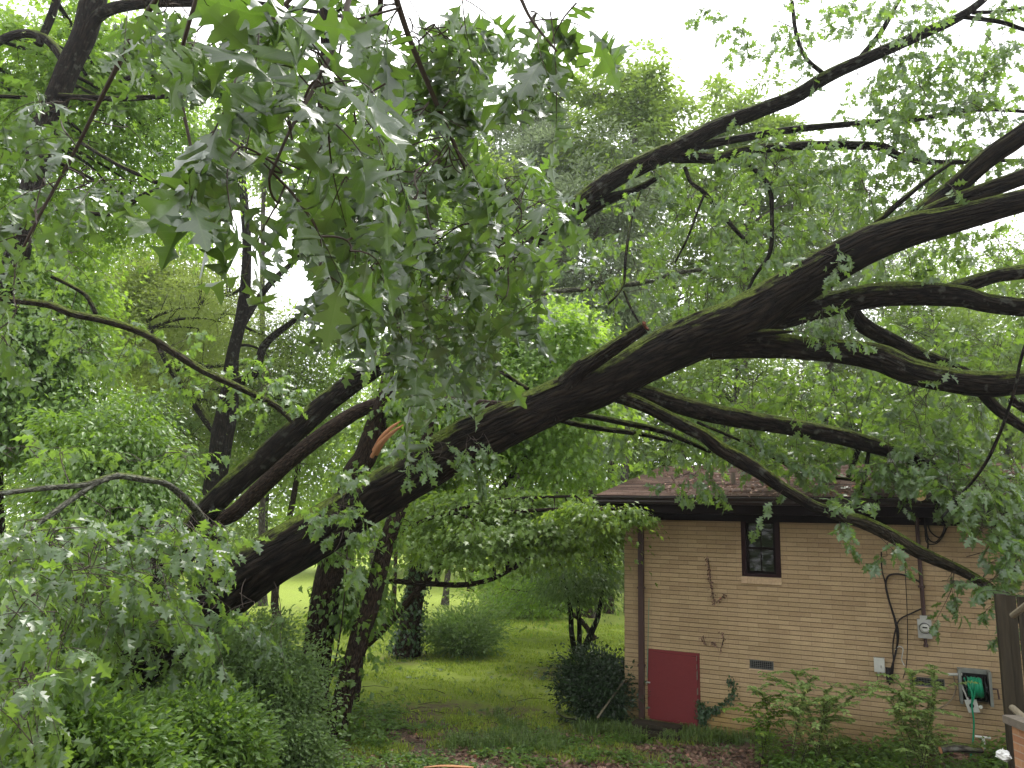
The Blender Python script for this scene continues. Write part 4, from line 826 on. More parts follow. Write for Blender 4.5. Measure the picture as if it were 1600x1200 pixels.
nlimb([(600, -60, 11, 2.7), (585, 90, 9, 3.2), (560, 230, 7, 3.6), (575, 360, 6, 3.9), (610, 480, 5, 4.2), (640, 580, 4, 4.5)])
nlimb([(545, -260, 14, 2.6), (680, -140, 10, 2.5), (790, -40, 8, 2.4), (830, 30, 5, 2.4), (870, 80, 4, 2.4)])
nlimb([(545, -260, 14, 2.6), (350, -120, 14, 3.2), (230, 20, 10, 3.8), (170, 130, 8, 4.1), (120, 230, 6, 4.3), (60, 340, 5, 4.4), (20, 420, 4, 4.5)])
nlimb([(350, -120, 12, 3.2), (300, 20, 8, 3.3), (280, 120, 7, 3.5), (300, 240, 5, 3.6)])
nan = np.array(nan); s1 = Spray(); s2 = Spray()
for a in [(440, 70, 120, 90, 1.75, 2.3, 9), (400, 210, 100, 90, 1.7, 2.2, 6), (520, 190, 90, 110, 1.9, 2.4, 8), (450, 330, 60, 50, 1.9, 2.3, 3), (545, 430, 60, 50, 2.2, 2.6, 3), (850, 40, 60, 45, 2.3, 2.5, 4), (840, 110, 40, 25, 2.3, 2.5, 2), (560, 40, 70, 70, 2, 2.6, 5)]:
    s1.region(nan, *a, .15, k=6, L=.26, droop=1.0, tilt=1.0, r=.003)
for a in [(620, 130, 130, 130, 2.6, 3.6, 25), (660, 300, 130, 110, 2.9, 4.0, 32), (560, 330, 90, 90, 2.6, 3.6, 18), (580, 450, 70, 60, 2.8, 4.0, 12), (700, 430, 130, 90, 3.6, 5.0, 42), (800, 330, 70, 80, 3.6, 4.6, 18), (660, 520, 70, 60, 3.8, 5.0, 15), (720, 60, 40, 60, 2.8, 3.6, 7),
          (350, 60, 70, 70, 3, 4, 10), (215, 70, 60, 60, 3.6, 4.6, 5), (40, 190, 60, 60, 3.8, 4.8, 7), (170, 260, 100, 45, 3.8, 4.8, 8), (55, 345, 70, 50, 3.8, 5, 9), (15, 530, 30, 40, 4.2, 5.2, 3), (760, 10, 30, 20, 2.6, 3, 2), (260, 20, 60, 30, 3.4, 4, 5)]:
    s2.region(nan, *a, .15, k=7, L=.34, droop=.9, tilt=.8, r=.003)
s1.make('large_foliage', 'large_twigs', OAK_HI, M_OAKN, M_TWIG, nb, NBp, smooth=True)
s2.make('foliage', 'fine_twigs', OAK_HI, M_OAKN, M_TWIG, nb, NBp, smooth=True)
p, r = pxpath([(505, -40, 18, 6.2), (508, 80, 16, 6.2), (503, 160, 16, 6.2), (506, 300, 15, 6.3), (510, 385, 17, 6.3), (516, 410, 5, 6.3)], 6)
hb = empty('broken_hanging_branch', p[0], 'thick dark snapped branch hanging straight down behind the near leaves', 'branch'); MB().tube([q - p[0] for q in p], r, 12, True, .08, 5).build('branch', M_TRUNK, hb)

# ================================================================== STANDING TREES
def crown_points(C, rx, ry, rz, ncl, r_, lobes=5):
    """clump centres in a lobed ellipsoid"""
    lo = nrm(r_.normal(0, 1, (lobes, 3))); amp = r_.uniform(.12, .38, lobes)
    d = nrm(r_.normal(0, 1, (ncl, 3))); rad = r_.uniform(.25, 1, ncl) ** .55
    m = 1 - .22 + (np.maximum(0, d @ lo.T) ** 3 * amp).sum(-1)
    return np.asarray(C) + d * (rad * m)[:, None] * np.array([rx, ry, rz])
def tree(px, D, py_top, py_bot, rx_px, label, lmat, bmat=None, leaf=.16, ncl=160, nl=110, csz=.75, tpl=None, cat='tree', group='trees behind the fallen oak',
         tw_px=None, base_px=None, name='tree', flat=.4, depth=1.0, cpx=None, trunk=None, stems=None, drop=.35, back=0.0, at=None, seed=None, zbase=0.0, dens=1.0, upn=1.0):
    r_ = np.random.default_rng(seed if seed is not None else abs(int(px * 7 + D * 13 + py_top)))
    cx = px if cpx is None else cpx
    T = np.array(P(cx, py_top, D)); B = np.array(P(cx, py_bot, D))
    if at: T = np.array([at[0], at[1], at[3]]); B = np.array([at[0], at[1], at[2]])
    C = (T + B) / 2; C[1] += back; C[0] += back * C[0] / max(D, 1); rz = (T[2] - B[2]) / 2; rx = at[4] if at else rx_px / FPX * D
    bx = base_px if base_px is not None else px
    base = np.array(P(bx, 820, D)); base[2] = zbase
    if at: base = np.array([at[0], at[1], 0.0])
    root = empty(name, base, label, cat, group)
    H = T[2]; tr = (tw_px or 22) / FPX * D / 2
    cl = crown_points(C, rx, rx * depth, rz, ncl, r_)
    # skeleton
    mb = MB(); segs = []
    if trunk is None:
        top = C + np.array([0, 0, rz * .55]); path = [base, base * .66 + np.array([C[0], C[1], C[2] - rz]) * .34 + r_.normal(0, .12, 3), np.array([C[0], C[1], C[2] - rz * .6]) + r_.normal(0, .15, 3), C + r_.normal(0, .3, 3), top]
        path[1][2] = max(path[1][2], .6)
        path = cat_rom(path, 5); rad = np.linspace(tr, tr * .18, len(path)); rad[0] *= 1.35
        mb.tube([p - base for p in path], list(rad), 12, True, .05, int(px)); paths = [np.array(path)]
    else:
        paths = []
        for pts in trunk:
            a, rr = pxpath(pts, 6); a = [np.array(q) for q in a]
            mb.tube([q - base for q in a], rr, 14, True, .05, int(px)); paths.append(np.array(a))
    to = mb.build('trunk', bmat or M_BROWN, root)
    allp = np.concatenate([p[len(p) // 3:] for p in paths])
    # limbs to sub-centres, twigs from limbs to clumps
    ns = max(5, ncl // 14); sub = cl[r_.choice(ncl, ns, replace=False)] * .72 + C * .28; lim = [allp]
    for c in sub:
        j = np.argmin(((allp - c) ** 2).sum(-1) + 1.2 * (allp[:, 2] > c[2] - .1) * abs(allp[:, 2] - c[2] + .3) * 3); q = allp[j]; dist = np.linalg.norm(c - q)
        mid = (q + c) / 2 + np.array([0, 0, .12 * dist]) + r_.normal(0, .07, 3) * dist; tt = np.linspace(0, 1, 9)[:, None]
        pts = (1 - tt) ** 2 * q + 2 * tt * (1 - tt) * mid + tt ** 2 * c; segs.append((pts, max(.012, tr * .38), max(.008, tr * .1))); lim.append(pts)
    lim = np.concatenate(lim)
    for c in cl:
        j = np.argmin(((lim - c) ** 2).sum(-1)); q = lim[j]
        mid = (q + c) / 2 + np.array([0, 0, .06]) * np.linalg.norm(c - q); tt = np.linspace(0, 1, 4)[:, None]
        segs.append(((1 - tt) ** 2 * q + 2 * tt * (1 - tt) * mid + tt ** 2 * c, max(.006, tr * .09), .003))
    tubes_np('limbs', segs, bmat or M_BROWN, root, base)
    # leaves
    n = int(ncl * nl * dens); k = r_.integers(0, ncl, n); csc = r_.uniform(.6, 1.35, ncl); cdir = nrm(cl - C + r_.normal(0, .3, cl.shape))
    off = r_.normal(0, 1, (n, 3)) * np.array([1, 1, flat]) * csz * csc[k][:, None] * .5
    off[:, 2] -= drop * (off[:, 0] ** 2 + off[:, 1] ** 2) / csz
    pos = cl[k] + off; ax = nrm(off + cdir[k] * .3 + r_.normal(0, .35, (n, 3)) * csz + np.array([0, 0, -.28])); nm = np.array([0, 0, upn]) + cdir[k] * .3 + r_.normal(0, .45, (n, 3))
    rnd = np.clip(r_.random(ncl)[k] * .7 + r_.random(n) * .3, 0, 1)
    leaves('crown', pos, ax, nm, leaf * r_.uniform(.6, 1.25, n), tpl or QUADL, lmat, root, rnd=rnd, offset=base)
    return root, cl

# far belt of wood
FARL = [(-40, 46, 470, 880, 130, M_FAR, 'spreading green tree behind lattice fence'), (110, 52, 500, 880, 120, M_OLIVE, 'yellow green tree far behind the left thicket'),
 (260, 48, 560, 880, 100, M_FAR, 'rounded tree standing far behind the forked trunk'), (330, 44, 400, 840, 110, M_OLIVE, 'feathery yellow green tree in the gap left of the forked tree'),
 (430, 50, 500, 880, 120, M_FAR, 'tall green tree behind the twin ivy trunks'), (560, 47, 470, 890, 110, M_BRIGHT, 'bright green tree beyond the lawn behind the ivy trunk'),
 (680, 50, 520, 895, 110, M_FAR, 'mid green tree at the far lawn edge'), (800, 44, 500, 900, 110, M_OLIVE, 'olive green tree far behind the low shrub'),
 (920, 46, 540, 900, 110, M_FAR, 'dense green tree behind the fine leaved maple'), (1040, 38, 560, 800, 110, M_FAR, 'green tree rising behind the roof corner'),
 (1200, 40, 560, 800, 120, M_OLIVE, 'olive tree behind the house roof'), (1360, 36, 520, 790, 120, M_FAR, 'green tree behind the middle of the roof'),
 (1500, 40, 560, 800, 120, M_FAR, 'dense tree behind the roof under the big limbs'), (1640, 36, 480, 790, 120, M_OLIVE, 'olive tree behind the right end of the roof')]
for px, D, t_, b_, rx_, m_, lab in FARL:
    tree(px, D, t_, b_, rx_, lab, m_, leaf=.34, ncl=150, nl=62, csz=2.0, tw_px=12, name='deciduous_tree')
FL2 = [(60, 75, 700, 905, 200), (330, 80, 720, 900, 190), (600, 78, 730, 900, 190), (860, 80, 720, 900, 190)]
LB2 = ['widest far tree at the left end of the field', 'far tree line beyond the left part of the field', 'far dark tree beyond the lawn centre', 'far tree beyond the shrub on the lawn', 'far tree hidden behind the roof corner', 'far tree hidden behind the roof middle']
for (px, D, t_, b_, rx_), lab in zip(FL2, LB2):
    tree(px, D, t_, b_, rx_, lab, M_FAR, leaf=.7, ncl=120, nl=45, csz=3.6, tw_px=8, name='deciduous_tree')
# tall crowns against the sky
tree(815, 34, 85, 460, 120, 'tall pine with thin grey green needles against the sky', M_GREY, M_GREYB, leaf=.3, ncl=130, nl=170, csz=.75, tpl=LANCE, tw_px=16, name='pine_tree', upn=.2)
tree(870, 31, 170, 470, 110, 'pine with bare grey branches just above the upper stem', M_GREY, M_GREYB, leaf=.26, ncl=120, nl=160, csz=.7, tpl=LANCE, tw_px=12, name='pine_tree', upn=.2)
tree(985, 29, 45, 420, 115, 'tallest leafy tree top in the middle of the sky', M_FAR, M_GREYB, leaf=.26, ncl=110, nl=150, csz=.8, tw_px=16, name='deciduous_tree')
tree(1165, 31, 88, 480, 130, 'round topped tree right of the tallest crown', M_FAR, M_GREYB, leaf=.26, ncl=130, nl=150, csz=.8, tw_px=16, name='deciduous_tree')
tree(1290, 33, 230, 560, 100, 'pale tree behind the branching upper stem', M_GREY, M_GREYB, leaf=.19, ncl=160, nl=100, csz=1.0, tw_px=16, name='deciduous_tree')
tree(1460, 30, 400, 720, 120, 'leafy tree seen between the big right hand limbs', M_FAR, M_GREYB, leaf=.17, ncl=200, nl=100, csz=1.0, tw_px=16, name='deciduous_tree')
tree(930, 27, 250, 640, 120, 'grey green pine between the near leaves and the upper stem', M_GREY, M_GREYB, leaf=.24, ncl=150, nl=170, csz=.8, tpl=LANCE, tw_px=14, name='pine_tree', upn=.2)
tree(1060, 34, 300, 720, 150, 'broad tree behind the middle of the upper stem', M_FAR, M_GREYB, leaf=.2, ncl=220, nl=110, csz=1.3, tw_px=12, name='deciduous_tree')
tree(1380, 38, 360, 680, 150, 'broad hazy tree behind the heavy limbs', M_GREY, M_GREYB, leaf=.24, ncl=150, nl=90, csz=1.4, tw_px=12, name='deciduous_tree')
tree(1560, 36, 380, 720, 130, 'tree crown low behind the right hand limbs', M_FAR, M_GREYB, leaf=.22, ncl=180, nl=110, csz=1.3, tw_px=12, name='deciduous_tree')
tree(1143, 24, 470, 740, 90, 'tree with straight grey trunk rising behind the roof', M_FAR, M_GREYB, leaf=.15, ncl=110, nl=90, csz=.8, tw_px=19, name='deciduous_tree')
tree(1620, 26, 300, 700, 70, 'tree at the right edge behind the limbs', M_FAR, M_GREYB, leaf=.16, ncl=120, nl=90, csz=.9, tw_px=16, name='deciduous_tree')
for x_, y_, lab in ((-9, -9, 'large unseen tree added behind the viewer on the left'), (1, -12, 'large unseen tree added straight behind the viewer'), (11, -9, 'large unseen tree added behind the viewer on the right')):  # unseen trees added to darken the window reflection and the light from behind
    tree(0, 10, 0, 0, 0, lab, M_FAR, M_BROWN, leaf=.5, ncl=90, nl=70, csz=2.4, tw_px=60, name='deciduous_tree', group='unseen trees added behind the viewer', at=(x_, y_, 1.0, 12.5 if x_ == 1 else 10.5, 6.5))
tree(745, 30, 200, 640, 110, 'green tree in the gap behind the right side of the near leaves', M_FAR, M_GREYB, leaf=.22, ncl=200, nl=110, csz=1.1, tw_px=10, name='deciduous_tree', base_px=700)
tree(230, 32, 300, 620, 120, 'hazy green tree behind the left sky gap', M_FAR, M_GREYB, leaf=.22, ncl=150, nl=110, csz=1.2, tw_px=10, name='deciduous_tree')
# middle distance left
tree(355, 20, 330, 700, 150, 'feathery tree with dark forked trunk left of centre', M_OLIVE, M_LIMB, leaf=.09, ncl=200, nl=170, csz=.85, tpl=LANCE, name='forked_tree', seed=5, flat=.25, back=2.2, depth=.7,
     trunk=[[(322, 1010, 44, 20), (328, 850, 36, 20), (338, 740, 34, 20), (352, 662, 34, 20), (360, 600, 26, 20), (364, 550, 20, 20), (378, 490, 18, 20), (386, 400, 15, 20), (382, 320, 14, 20), (376, 240, 9, 20.3), (385, 180, 5, 20.5)],
            [(360, 600, 18, 20), (397, 584, 13, 19.8), (412, 542, 13, 19.8), (440, 515, 11, 19.7), (490, 480, 6, 19.6)], [(372, 520, 12, 20), (395, 480, 11, 20), (424, 441, 10, 20), (461, 407, 8, 20), (500, 370, 5, 20)],
            [(350, 690, 14, 20.2), (330, 665, 14, 20.4), (300, 625, 12, 20.6), (262, 569, 9, 20.8), (230, 500, 5, 21)]])
tree(250, 25, 360, 640, 95, 'pale yellow green tree under the left sky gap', M_OLIVE, M_GREYB, leaf=.13, ncl=200, nl=210, csz=1.1, tpl=QUADL, tw_px=16, name='deciduous_tree', flat=.3)
tree(235, 21, 590, 800, 100, 'layered green understory tree left of the forked trunk', M_FINE, M_BROWN, leaf=.085, ncl=150, nl=190, csz=.75, tpl=LANCE, tw_px=12, name='understory_tree', flat=.18, drop=.2)
tree(450, 23, 480, 780, 110, 'soft green tree right of the forked trunk', M_FAR, M_BROWN, leaf=.12, ncl=160, nl=150, csz=.85, tw_px=14, name='deciduous_tree')
tree(40, 13.5, -160, 330, 330, 'tall oak with dark leaning trunk in the upper left corner', M_BRIGHT, M_LIMB, leaf=.13, ncl=330, nl=105, csz=.75, tpl=MAPL, name='leaning_tree', seed=9, cpx=130, back=2.6, depth=.6,
     trunk=[[(-40, 1000, 46, 13.5), (-20, 700, 40, 13.5), (10, 480, 38, 13.5), (30, 380, 36, 13.5), (50, 290, 35, 13.5), (67, 210, 36, 13.5), (105, 112, 37, 13.5), (131, 56, 39, 13.5), (150, -10, 40, 13.4), (190, -120, 36, 13.2)],
            [(125, 75, 20, 13.5), (160, 20, 20, 13.3), (240, 4, 18, 13), (375, 5, 12, 12.8), (450, 12, 9, 12.7), (560, 30, 5, 12.6)],
            [(110, 110, 14, 13.5), (70, 60, 15, 13.6), (20, 55, 14, 13.8), (-40, 90, 10, 14)], [(60, 70, 12, 13.6), (82, 20, 13, 13.7), (100, -40, 12, 13.8)],
            [(90, 155, 8, 13.4), (-20, 149, 7, 13)], [(88, 150, 10, 13.4), (187, 154, 10, 13.1), (262, 150, 9, 12.9), (322, 150, 7, 12.8)], [(165, 135, 6, 13.2), (225, 116, 8, 13), (270, 125, 5, 12.9)],
            [(37, 330, 5, 12.5), (94, 327, 6, 12.3), (176, 334, 8, 12), (225, 304, 9, 11.9), (281, 293, 10, 11.8), (352, 293, 11, 11.6)], [(124, 221, 6, 12.2), (180, 255, 7, 12), (244, 285, 8, 11.9)]])
tree(40, 14, 380, 760, 110, 'leafy vine covered tree at the left edge', M_VINE, M_BROWN, leaf=.12, ncl=230, nl=110, csz=.65, tpl=OVATE, tw_px=14, name='understory_tree')
tree(170, 12.5, 640, 900, 120, 'bright leafy sapling thicket tree behind the left hanging leaves', M_VINE, M_BROWN, leaf=.1, ncl=170, nl=110, csz=.55, tpl=OVATE, tw_px=8, name='understory_tree')
tree(80, 19, 330, 620, 90, 'bright green tree under the upper left trunk', M_BRIGHT, M_BROWN, leaf=.13, ncl=160, nl=110, csz=.8, tpl=MAPL, tw_px=12, name='deciduous_tree')
tree(600, 26, 140, 480, 130, 'bright tree behind the near hanging oak leaves', M_BRIGHT, M_GREYB, leaf=.17, ncl=200, nl=90, csz=1.0, tw_px=12, name='deciduous_tree')
tree(420, 28, 60, 330, 80, 'tree top left of the near hanging leaves', M_FAR, M_GREYB, leaf=.17, ncl=130, nl=80, csz=1.0, tw_px=12, name='deciduous_tree')
# centre: bright maple, drooping boughs above the lawn, fine maple
tree(830, 16, 440, 760, 165, 'bright green maple above the fallen trunk', M_BRIGHT, M_BROWN, leaf=.12, ncl=270, nl=130, csz=.75, tpl=MAPL, tw_px=14, name='maple_tree', base_px=520)
tree(640, 16.5, 560, 860, 100, 'green maple behind the twin trunks', M_MAPLE, M_BROWN, leaf=.11, ncl=150, nl=110, csz=.65, tpl=MAPL, tw_px=14, name='maple_tree', base_px=480)
tree(790, 13.6, 745, 880, 180, 'maple with drooping layered boughs over the lawn', M_MAPLE, M_BROWN, leaf=.1, ncl=150, nl=95, csz=.62, tpl=MAPL, name='drooping_maple', flat=.16, depth=.65, drop=.28, base_px=556,
     trunk=[[(556, 1095, 10, 13.6), (568, 1000, 9, 13.5), (590, 915, 8, 13.3), (660, 912, 8, 13.2), (720, 914, 8, 13.1), (765, 906, 7, 13.1), (800, 890, 5, 13)], [(590, 915, 8, 13.3), (620, 840, 7, 13.2), (700, 800, 6, 13.1), (800, 780, 5, 13), (900, 775, 4, 12.9)]])
tree(850, 22, 830, 965, 110, 'bright airy maple over the lawn beyond the drooping one', M_BRIGHT, M_BROWN, leaf=.11, ncl=70, nl=80, csz=.8, tpl=MAPL, tw_px=9, name='maple_tree', flat=.2, base_px=930)
sb = Spray(); mp_an = np.array([P(880, 790, 12.8), P(930, 790, 12.6), P(975, 795, 12.2), P(1010, 800, 11.9)])
tree(950, 12.0, 786, 815, 78, 'low maple spray reaching in front of the downspout', M_MAPLE, M_BROWN, leaf=.085, ncl=34, nl=70, csz=.3, tpl=MAPL, name='maple_bough', cat='branch', depth=.3, flat=.25, base_px=870, zbase=2.95,
     trunk=[[(800, 800, 6, 12.8), (880, 795, 5, 12.4), (960, 795, 4, 12), (1020, 806, 3, 11.8)]], group='maple boughs')
tree(905, 18, 800, 962, 88, 'small fine leaved maple with slender dark stems beside the house', M_FINE, M_LIMB, leaf=.115, ncl=120, nl=120, csz=.75, tpl=LANCE, name='fine_leaved_maple', flat=.1, drop=.3, base_px=902,
     trunk=[[(900, 1026, 9, 18), (893, 990, 8, 18), (891, 950, 7, 18), (880, 900, 5, 18), (865, 860, 4, 18)], [(905, 1026, 8, 18), (905, 980, 7, 18), (903, 950, 6, 18), (898, 900, 4, 18.1)],
            [(908, 1026, 10, 18), (925, 985, 9, 17.9), (935, 960, 7, 17.8), (945, 900, 5, 17.7), (955, 870, 4, 17.6)]])
# ivy clad trees on the lawn
def ivy_on(paths, n, size, parent, base, mat, r_, tpl=IVYT, out=1.0, clump=0):
    pos = []; nm = []
    for _ in range(n):
        p, rr = paths[r_.integers(0, len(paths))]; i = r_.integers(0, len(p)); a = r_.random() * 6.28
        if clump and math.sin(i * .55 + clump) + r_.normal(0, .6) < 0: continue
        nn = np.array([math.cos(a), math.sin(a), r_.normal(0, .25)]); nn /= np.linalg.norm(nn)
        pos.append(np.array(p[i]) + nn * (rr[i] + abs(r_.normal(0, .05 * out))) + r_.normal(0, .04, 3)); nm.append(nn + np.array([0, 0, .5]) + r_.normal(0, .35, 3))
    ax = r_.normal(0, .5, (len(pos), 3)) + np.array([0, 0, -.8])
    return leaves('ivy', pos, ax, nm, size * r_.uniform(.6, 1.2, len(pos)), tpl, mat, parent, offset=base)
def trunk_tree(name, label, pts_list, mat, cat='tree', group=None, ivy=None, seed=1):
    ps = [pxpath(p, 7) for p in pts_list]; base = Vector(ps[0][0][0]); base.z = 0
    root = empty(name, base, label, cat, group); mb = MB()
    for p, r in ps: mb.tube([q - base for q in p], r, 18, True, .05, seed)
    mb.build('trunk', mat, root)
    if ivy: ivy_on([(p, r) for p, r in ps], ivy[0], ivy[1], root, base, ivy[2], np.random.default_rng(seed), out=ivy[3], clump=ivy[4])
    return root, ps, base
ta, psa, ba = trunk_tree('ivy_trunk_tree', 'thicker left trunk of the leaning pair, broken above the fallen oak', [[(488, 1118, 50, 12.2), (492, 1060, 45, 12.2), (498, 1000, 43, 12.2), (508, 940, 42, 12.2), (518, 890, 41, 12.2), (535, 820, 38, 12.2), (552, 745, 36, 12.1), (570, 715, 35, 12.1), (585, 670, 34, 12.1), (600, 630, 28, 12.1), (606, 590, 18, 12.1), (620, 540, 14, 12.1), (640, 480, 10, 12.1)],
      [(600, 655, 16, 12.1), (612, 640, 16, 12.05), (622, 630, 12, 12.0)]], M_BROWN, group='trunks standing behind the fallen oak', ivy=(900, .12, M_VINE, 2.2, 2), seed=3)
for dx, dy, ln in ((0, 0, 0), (4, 6, 0), (-3, 10, 0)):
    p, r = pxpath([(584 + dx, 704 + dy, 7, 11.85), (596 + dx, 684 + dy, 7, 11.7), (611 + dx, 669 + dy, 6, 11.65), (626 + dx, 658 + dy, 1.5, 11.6)], 4); MB().tube([q - ba for q in p], r, 6, True, .1).build('torn_splinter', M_SPLIT, ta)
tb_, psb, bb = trunk_tree('ivy_trunk_tree', 'thinner right trunk of the leaning pair with ivy near its base', [[(524, 1148, 32, 11.6), (538, 1080, 31, 11.65), (553, 1030, 30, 11.7), (566, 985, 30, 11.75), (578, 950, 28, 11.8), (590, 900, 26, 11.9), (604, 850, 25, 12), (622, 800, 24, 12.2), (645, 740, 20, 12.3), (665, 690, 16, 12.4), (690, 600, 12, 12.5), (700, 500, 9, 12.6)]], M_BROWN, group='trunks standing behind the fallen oak', ivy=(1100, .11, M_VINE, 2.6, 1), seed=4)
tree(560, 12.4, 880, 985, 55, 'vine leaves hanging round the twin trunks', M_VINE, M_BROWN, leaf=.1, ncl=34, nl=60, csz=.35, tpl=OVATE, name='climbing_vine', cat='vine', base_px=560, tw_px=3, group='vines')
tree(530, 11.4, 740, 900, 50, 'vine leaves spilling over the trunk crossing', M_VINE, M_BROWN, leaf=.1, ncl=26, nl=50, csz=.35, tpl=OVATE, name='climbing_vine', cat='vine', base_px=500, tw_px=3, group='vines')
trunk_tree('ivy_tree', 'ivy covered trunk on the lawn beside the grey green shrub', [[(634, 1022, 44, 18.6), (640, 985, 34, 18.6), (646, 940, 30, 18.6), (655, 880, 28, 18.6), (660, 820, 26, 18.6), (668, 760, 24, 18.6), (680, 660, 18, 18.6)]], M_BROWN, group='trunks standing behind the fallen oak', ivy=(2600, .09, M_IVY, 1.6, 0), seed=6)
for (bx_, D, wd, tp, lab) in ((614, 27, 7, 840, 'thin pole like trunk left of the ivy tree'), (915, 26, 15, 700, 'dark trunk seen between the fine maple stems'), (950, 27, 13, 700, 'trunk standing by the house corner behind the round bush'), (820, 30, 10, 750, 'trunk behind the grey green shrub'), (735, 36, 9, 780, 'distant trunk on the bright far lawn')):
    gy_ = 820 + 3.1 * FPX / D * 1.0
    trunk_tree('tree_trunk', lab, [[(bx_, gy_, wd * 1.3, D), (bx_ + 2, gy_ - 30, wd, D), (bx_ + 3, (gy_ + tp) / 2, wd * .9, D), (bx_ + 6, tp, wd * .7, D)]], M_BROWN, group='distant trunks', seed=int(bx_))

# ------------------------------------------------------------------ shrubs
def shrub(px, py, D, wpx, hpx, label, mat, leaf, ncl, nl, csz, tpl, name='shrub', group=None, depth=.9, flat=.6, dens=1):
    base = Vector(P(px, py, D)); base.z = float(gh(base.x, base.y)) - .03; rx = wpx / 2 / FPX * D; h = hpx / FPX * D
    r_ = np.random.default_rng(abs(int(px * 3 + py))); root = empty(name, base, label, 'shrub' if name != 'round_bush' else 'bush', group)
    cl = crown_points((base.x, base.y, base.z + h * .5), rx, rx * depth, h * .52, ncl, r_, 7); cl = cl[cl[:, 2] > base.z + .05]; ncl = len(cl); C = np.array([base.x, base.y, base.z + h * .3])
    segs = []
    for c in cl[::2]:
        q = np.array([base.x, base.y, base.z]) + r_.normal(0, .08 * rx, 3) * [1, 1, 0]; mid = (q + c) / 2 + [0, 0, .15 * h]; tt = np.linspace(0, 1, 6)[:, None]
        segs.append(((1 - tt) ** 2 * q + 2 * tt * (1 - tt) * mid + tt ** 2 * c, .012, .003))
    tubes_np('stems', segs, M_TWIG, root, base)
    n = int(ncl * nl * dens); k = r_.integers(0, ncl, n); off = r_.normal(0, 1, (n, 3)) * [1, 1, flat] * csz * .5; cd_ = nrm(cl - C)
    pos = cl[k] + off; pos[:, 2] = np.maximum(pos[:, 2], base.z + .02)
    ax = nrm(off / csz + cd_[k] * .5 + r_.normal(0, .5, (n, 3))); nm = np.array([0, 0, .8]) + cd_[k] * .5 + r_.normal(0, .45, (n, 3))
    leaves('foliage', pos, ax, nm, leaf * r_.uniform(.6, 1.25, n), tpl, mat, root, rnd=np.clip(r_.random(ncl)[k] * .5 + r_.random(n) * .5, 0, 1), offset=base)
    return root
shrub(936, 1114, 13.4, 112, 98, 'dark round evergreen bush against the house corner', M_DARKL, .07, 150, 110, .34, OVATE, name='round_bush')
shrub(722, 1032, 19, 130, 62, 'low grey green shrub on the lawn right of the ivy tree', M_FINE, .12, 110, 75, .42, LANCE, name='low_shrub')
shrub(820, 985, 27, 160, 60, 'wide green shrub at the far side of the lawn', M_FAR, .13, 100, 70, .8, QUADL, name='far_shrub')
shrub(880, 975, 30, 120, 50, 'pale shrub far behind the fine maple', M_OLIVE, .13, 80, 70, .8, QUADL, name='far_shrub')
shrub(380, 1150, 10.6, 190, 200, 'tangled green shrub under the fallen trunk', M_FINE, .055, 260, 150, .3, OVATE, name='thicket_shrub', group='thicket shrubs at the left')
shrub(300, 1190, 8.6, 220, 190, 'leafy shrub in the bottom left thicket beside the trunk base', M_VINE, .07, 240, 110, .32, OVATE, name='thicket_shrub', group='thicket shrubs at the left')
shrub(130, 1230, 7.0, 260, 270, 'vine leaved shrub in the bottom left corner', M_VINE, .075, 260, 120, .32, OVATE, name='thicket_shrub', group='thicket shrubs at the left')
shrub(20, 1170, 9.5, 240, 300, 'tall shrub at the left edge below the hanging leaves', M_VINE, .08, 220, 110, .4, OVATE, name='thicket_shrub', group='thicket shrubs at the left')
shrub(200, 1120, 11.8, 260, 210, 'green undergrowth shrub behind the trunk base', M_FINE, .075, 200, 110, .42, OVATE, name='thicket_shrub', group='thicket shrubs at the left')
shrub(385, 1085, 13.6, 80, 90, 'shrub on the lawn edge behind the left thicket', M_VINE, .07, 120, 110, .36, OVATE, name='thicket_shrub', group='thicket shrubs at the left')
shrub(460, 1180, 10.2, 110, 80, 'low leafy weeds shrub left of the twin trunks', M_FINE, .05, 110, 110, .22, OVATE, name='thicket_shrub', group='thicket shrubs at the left')
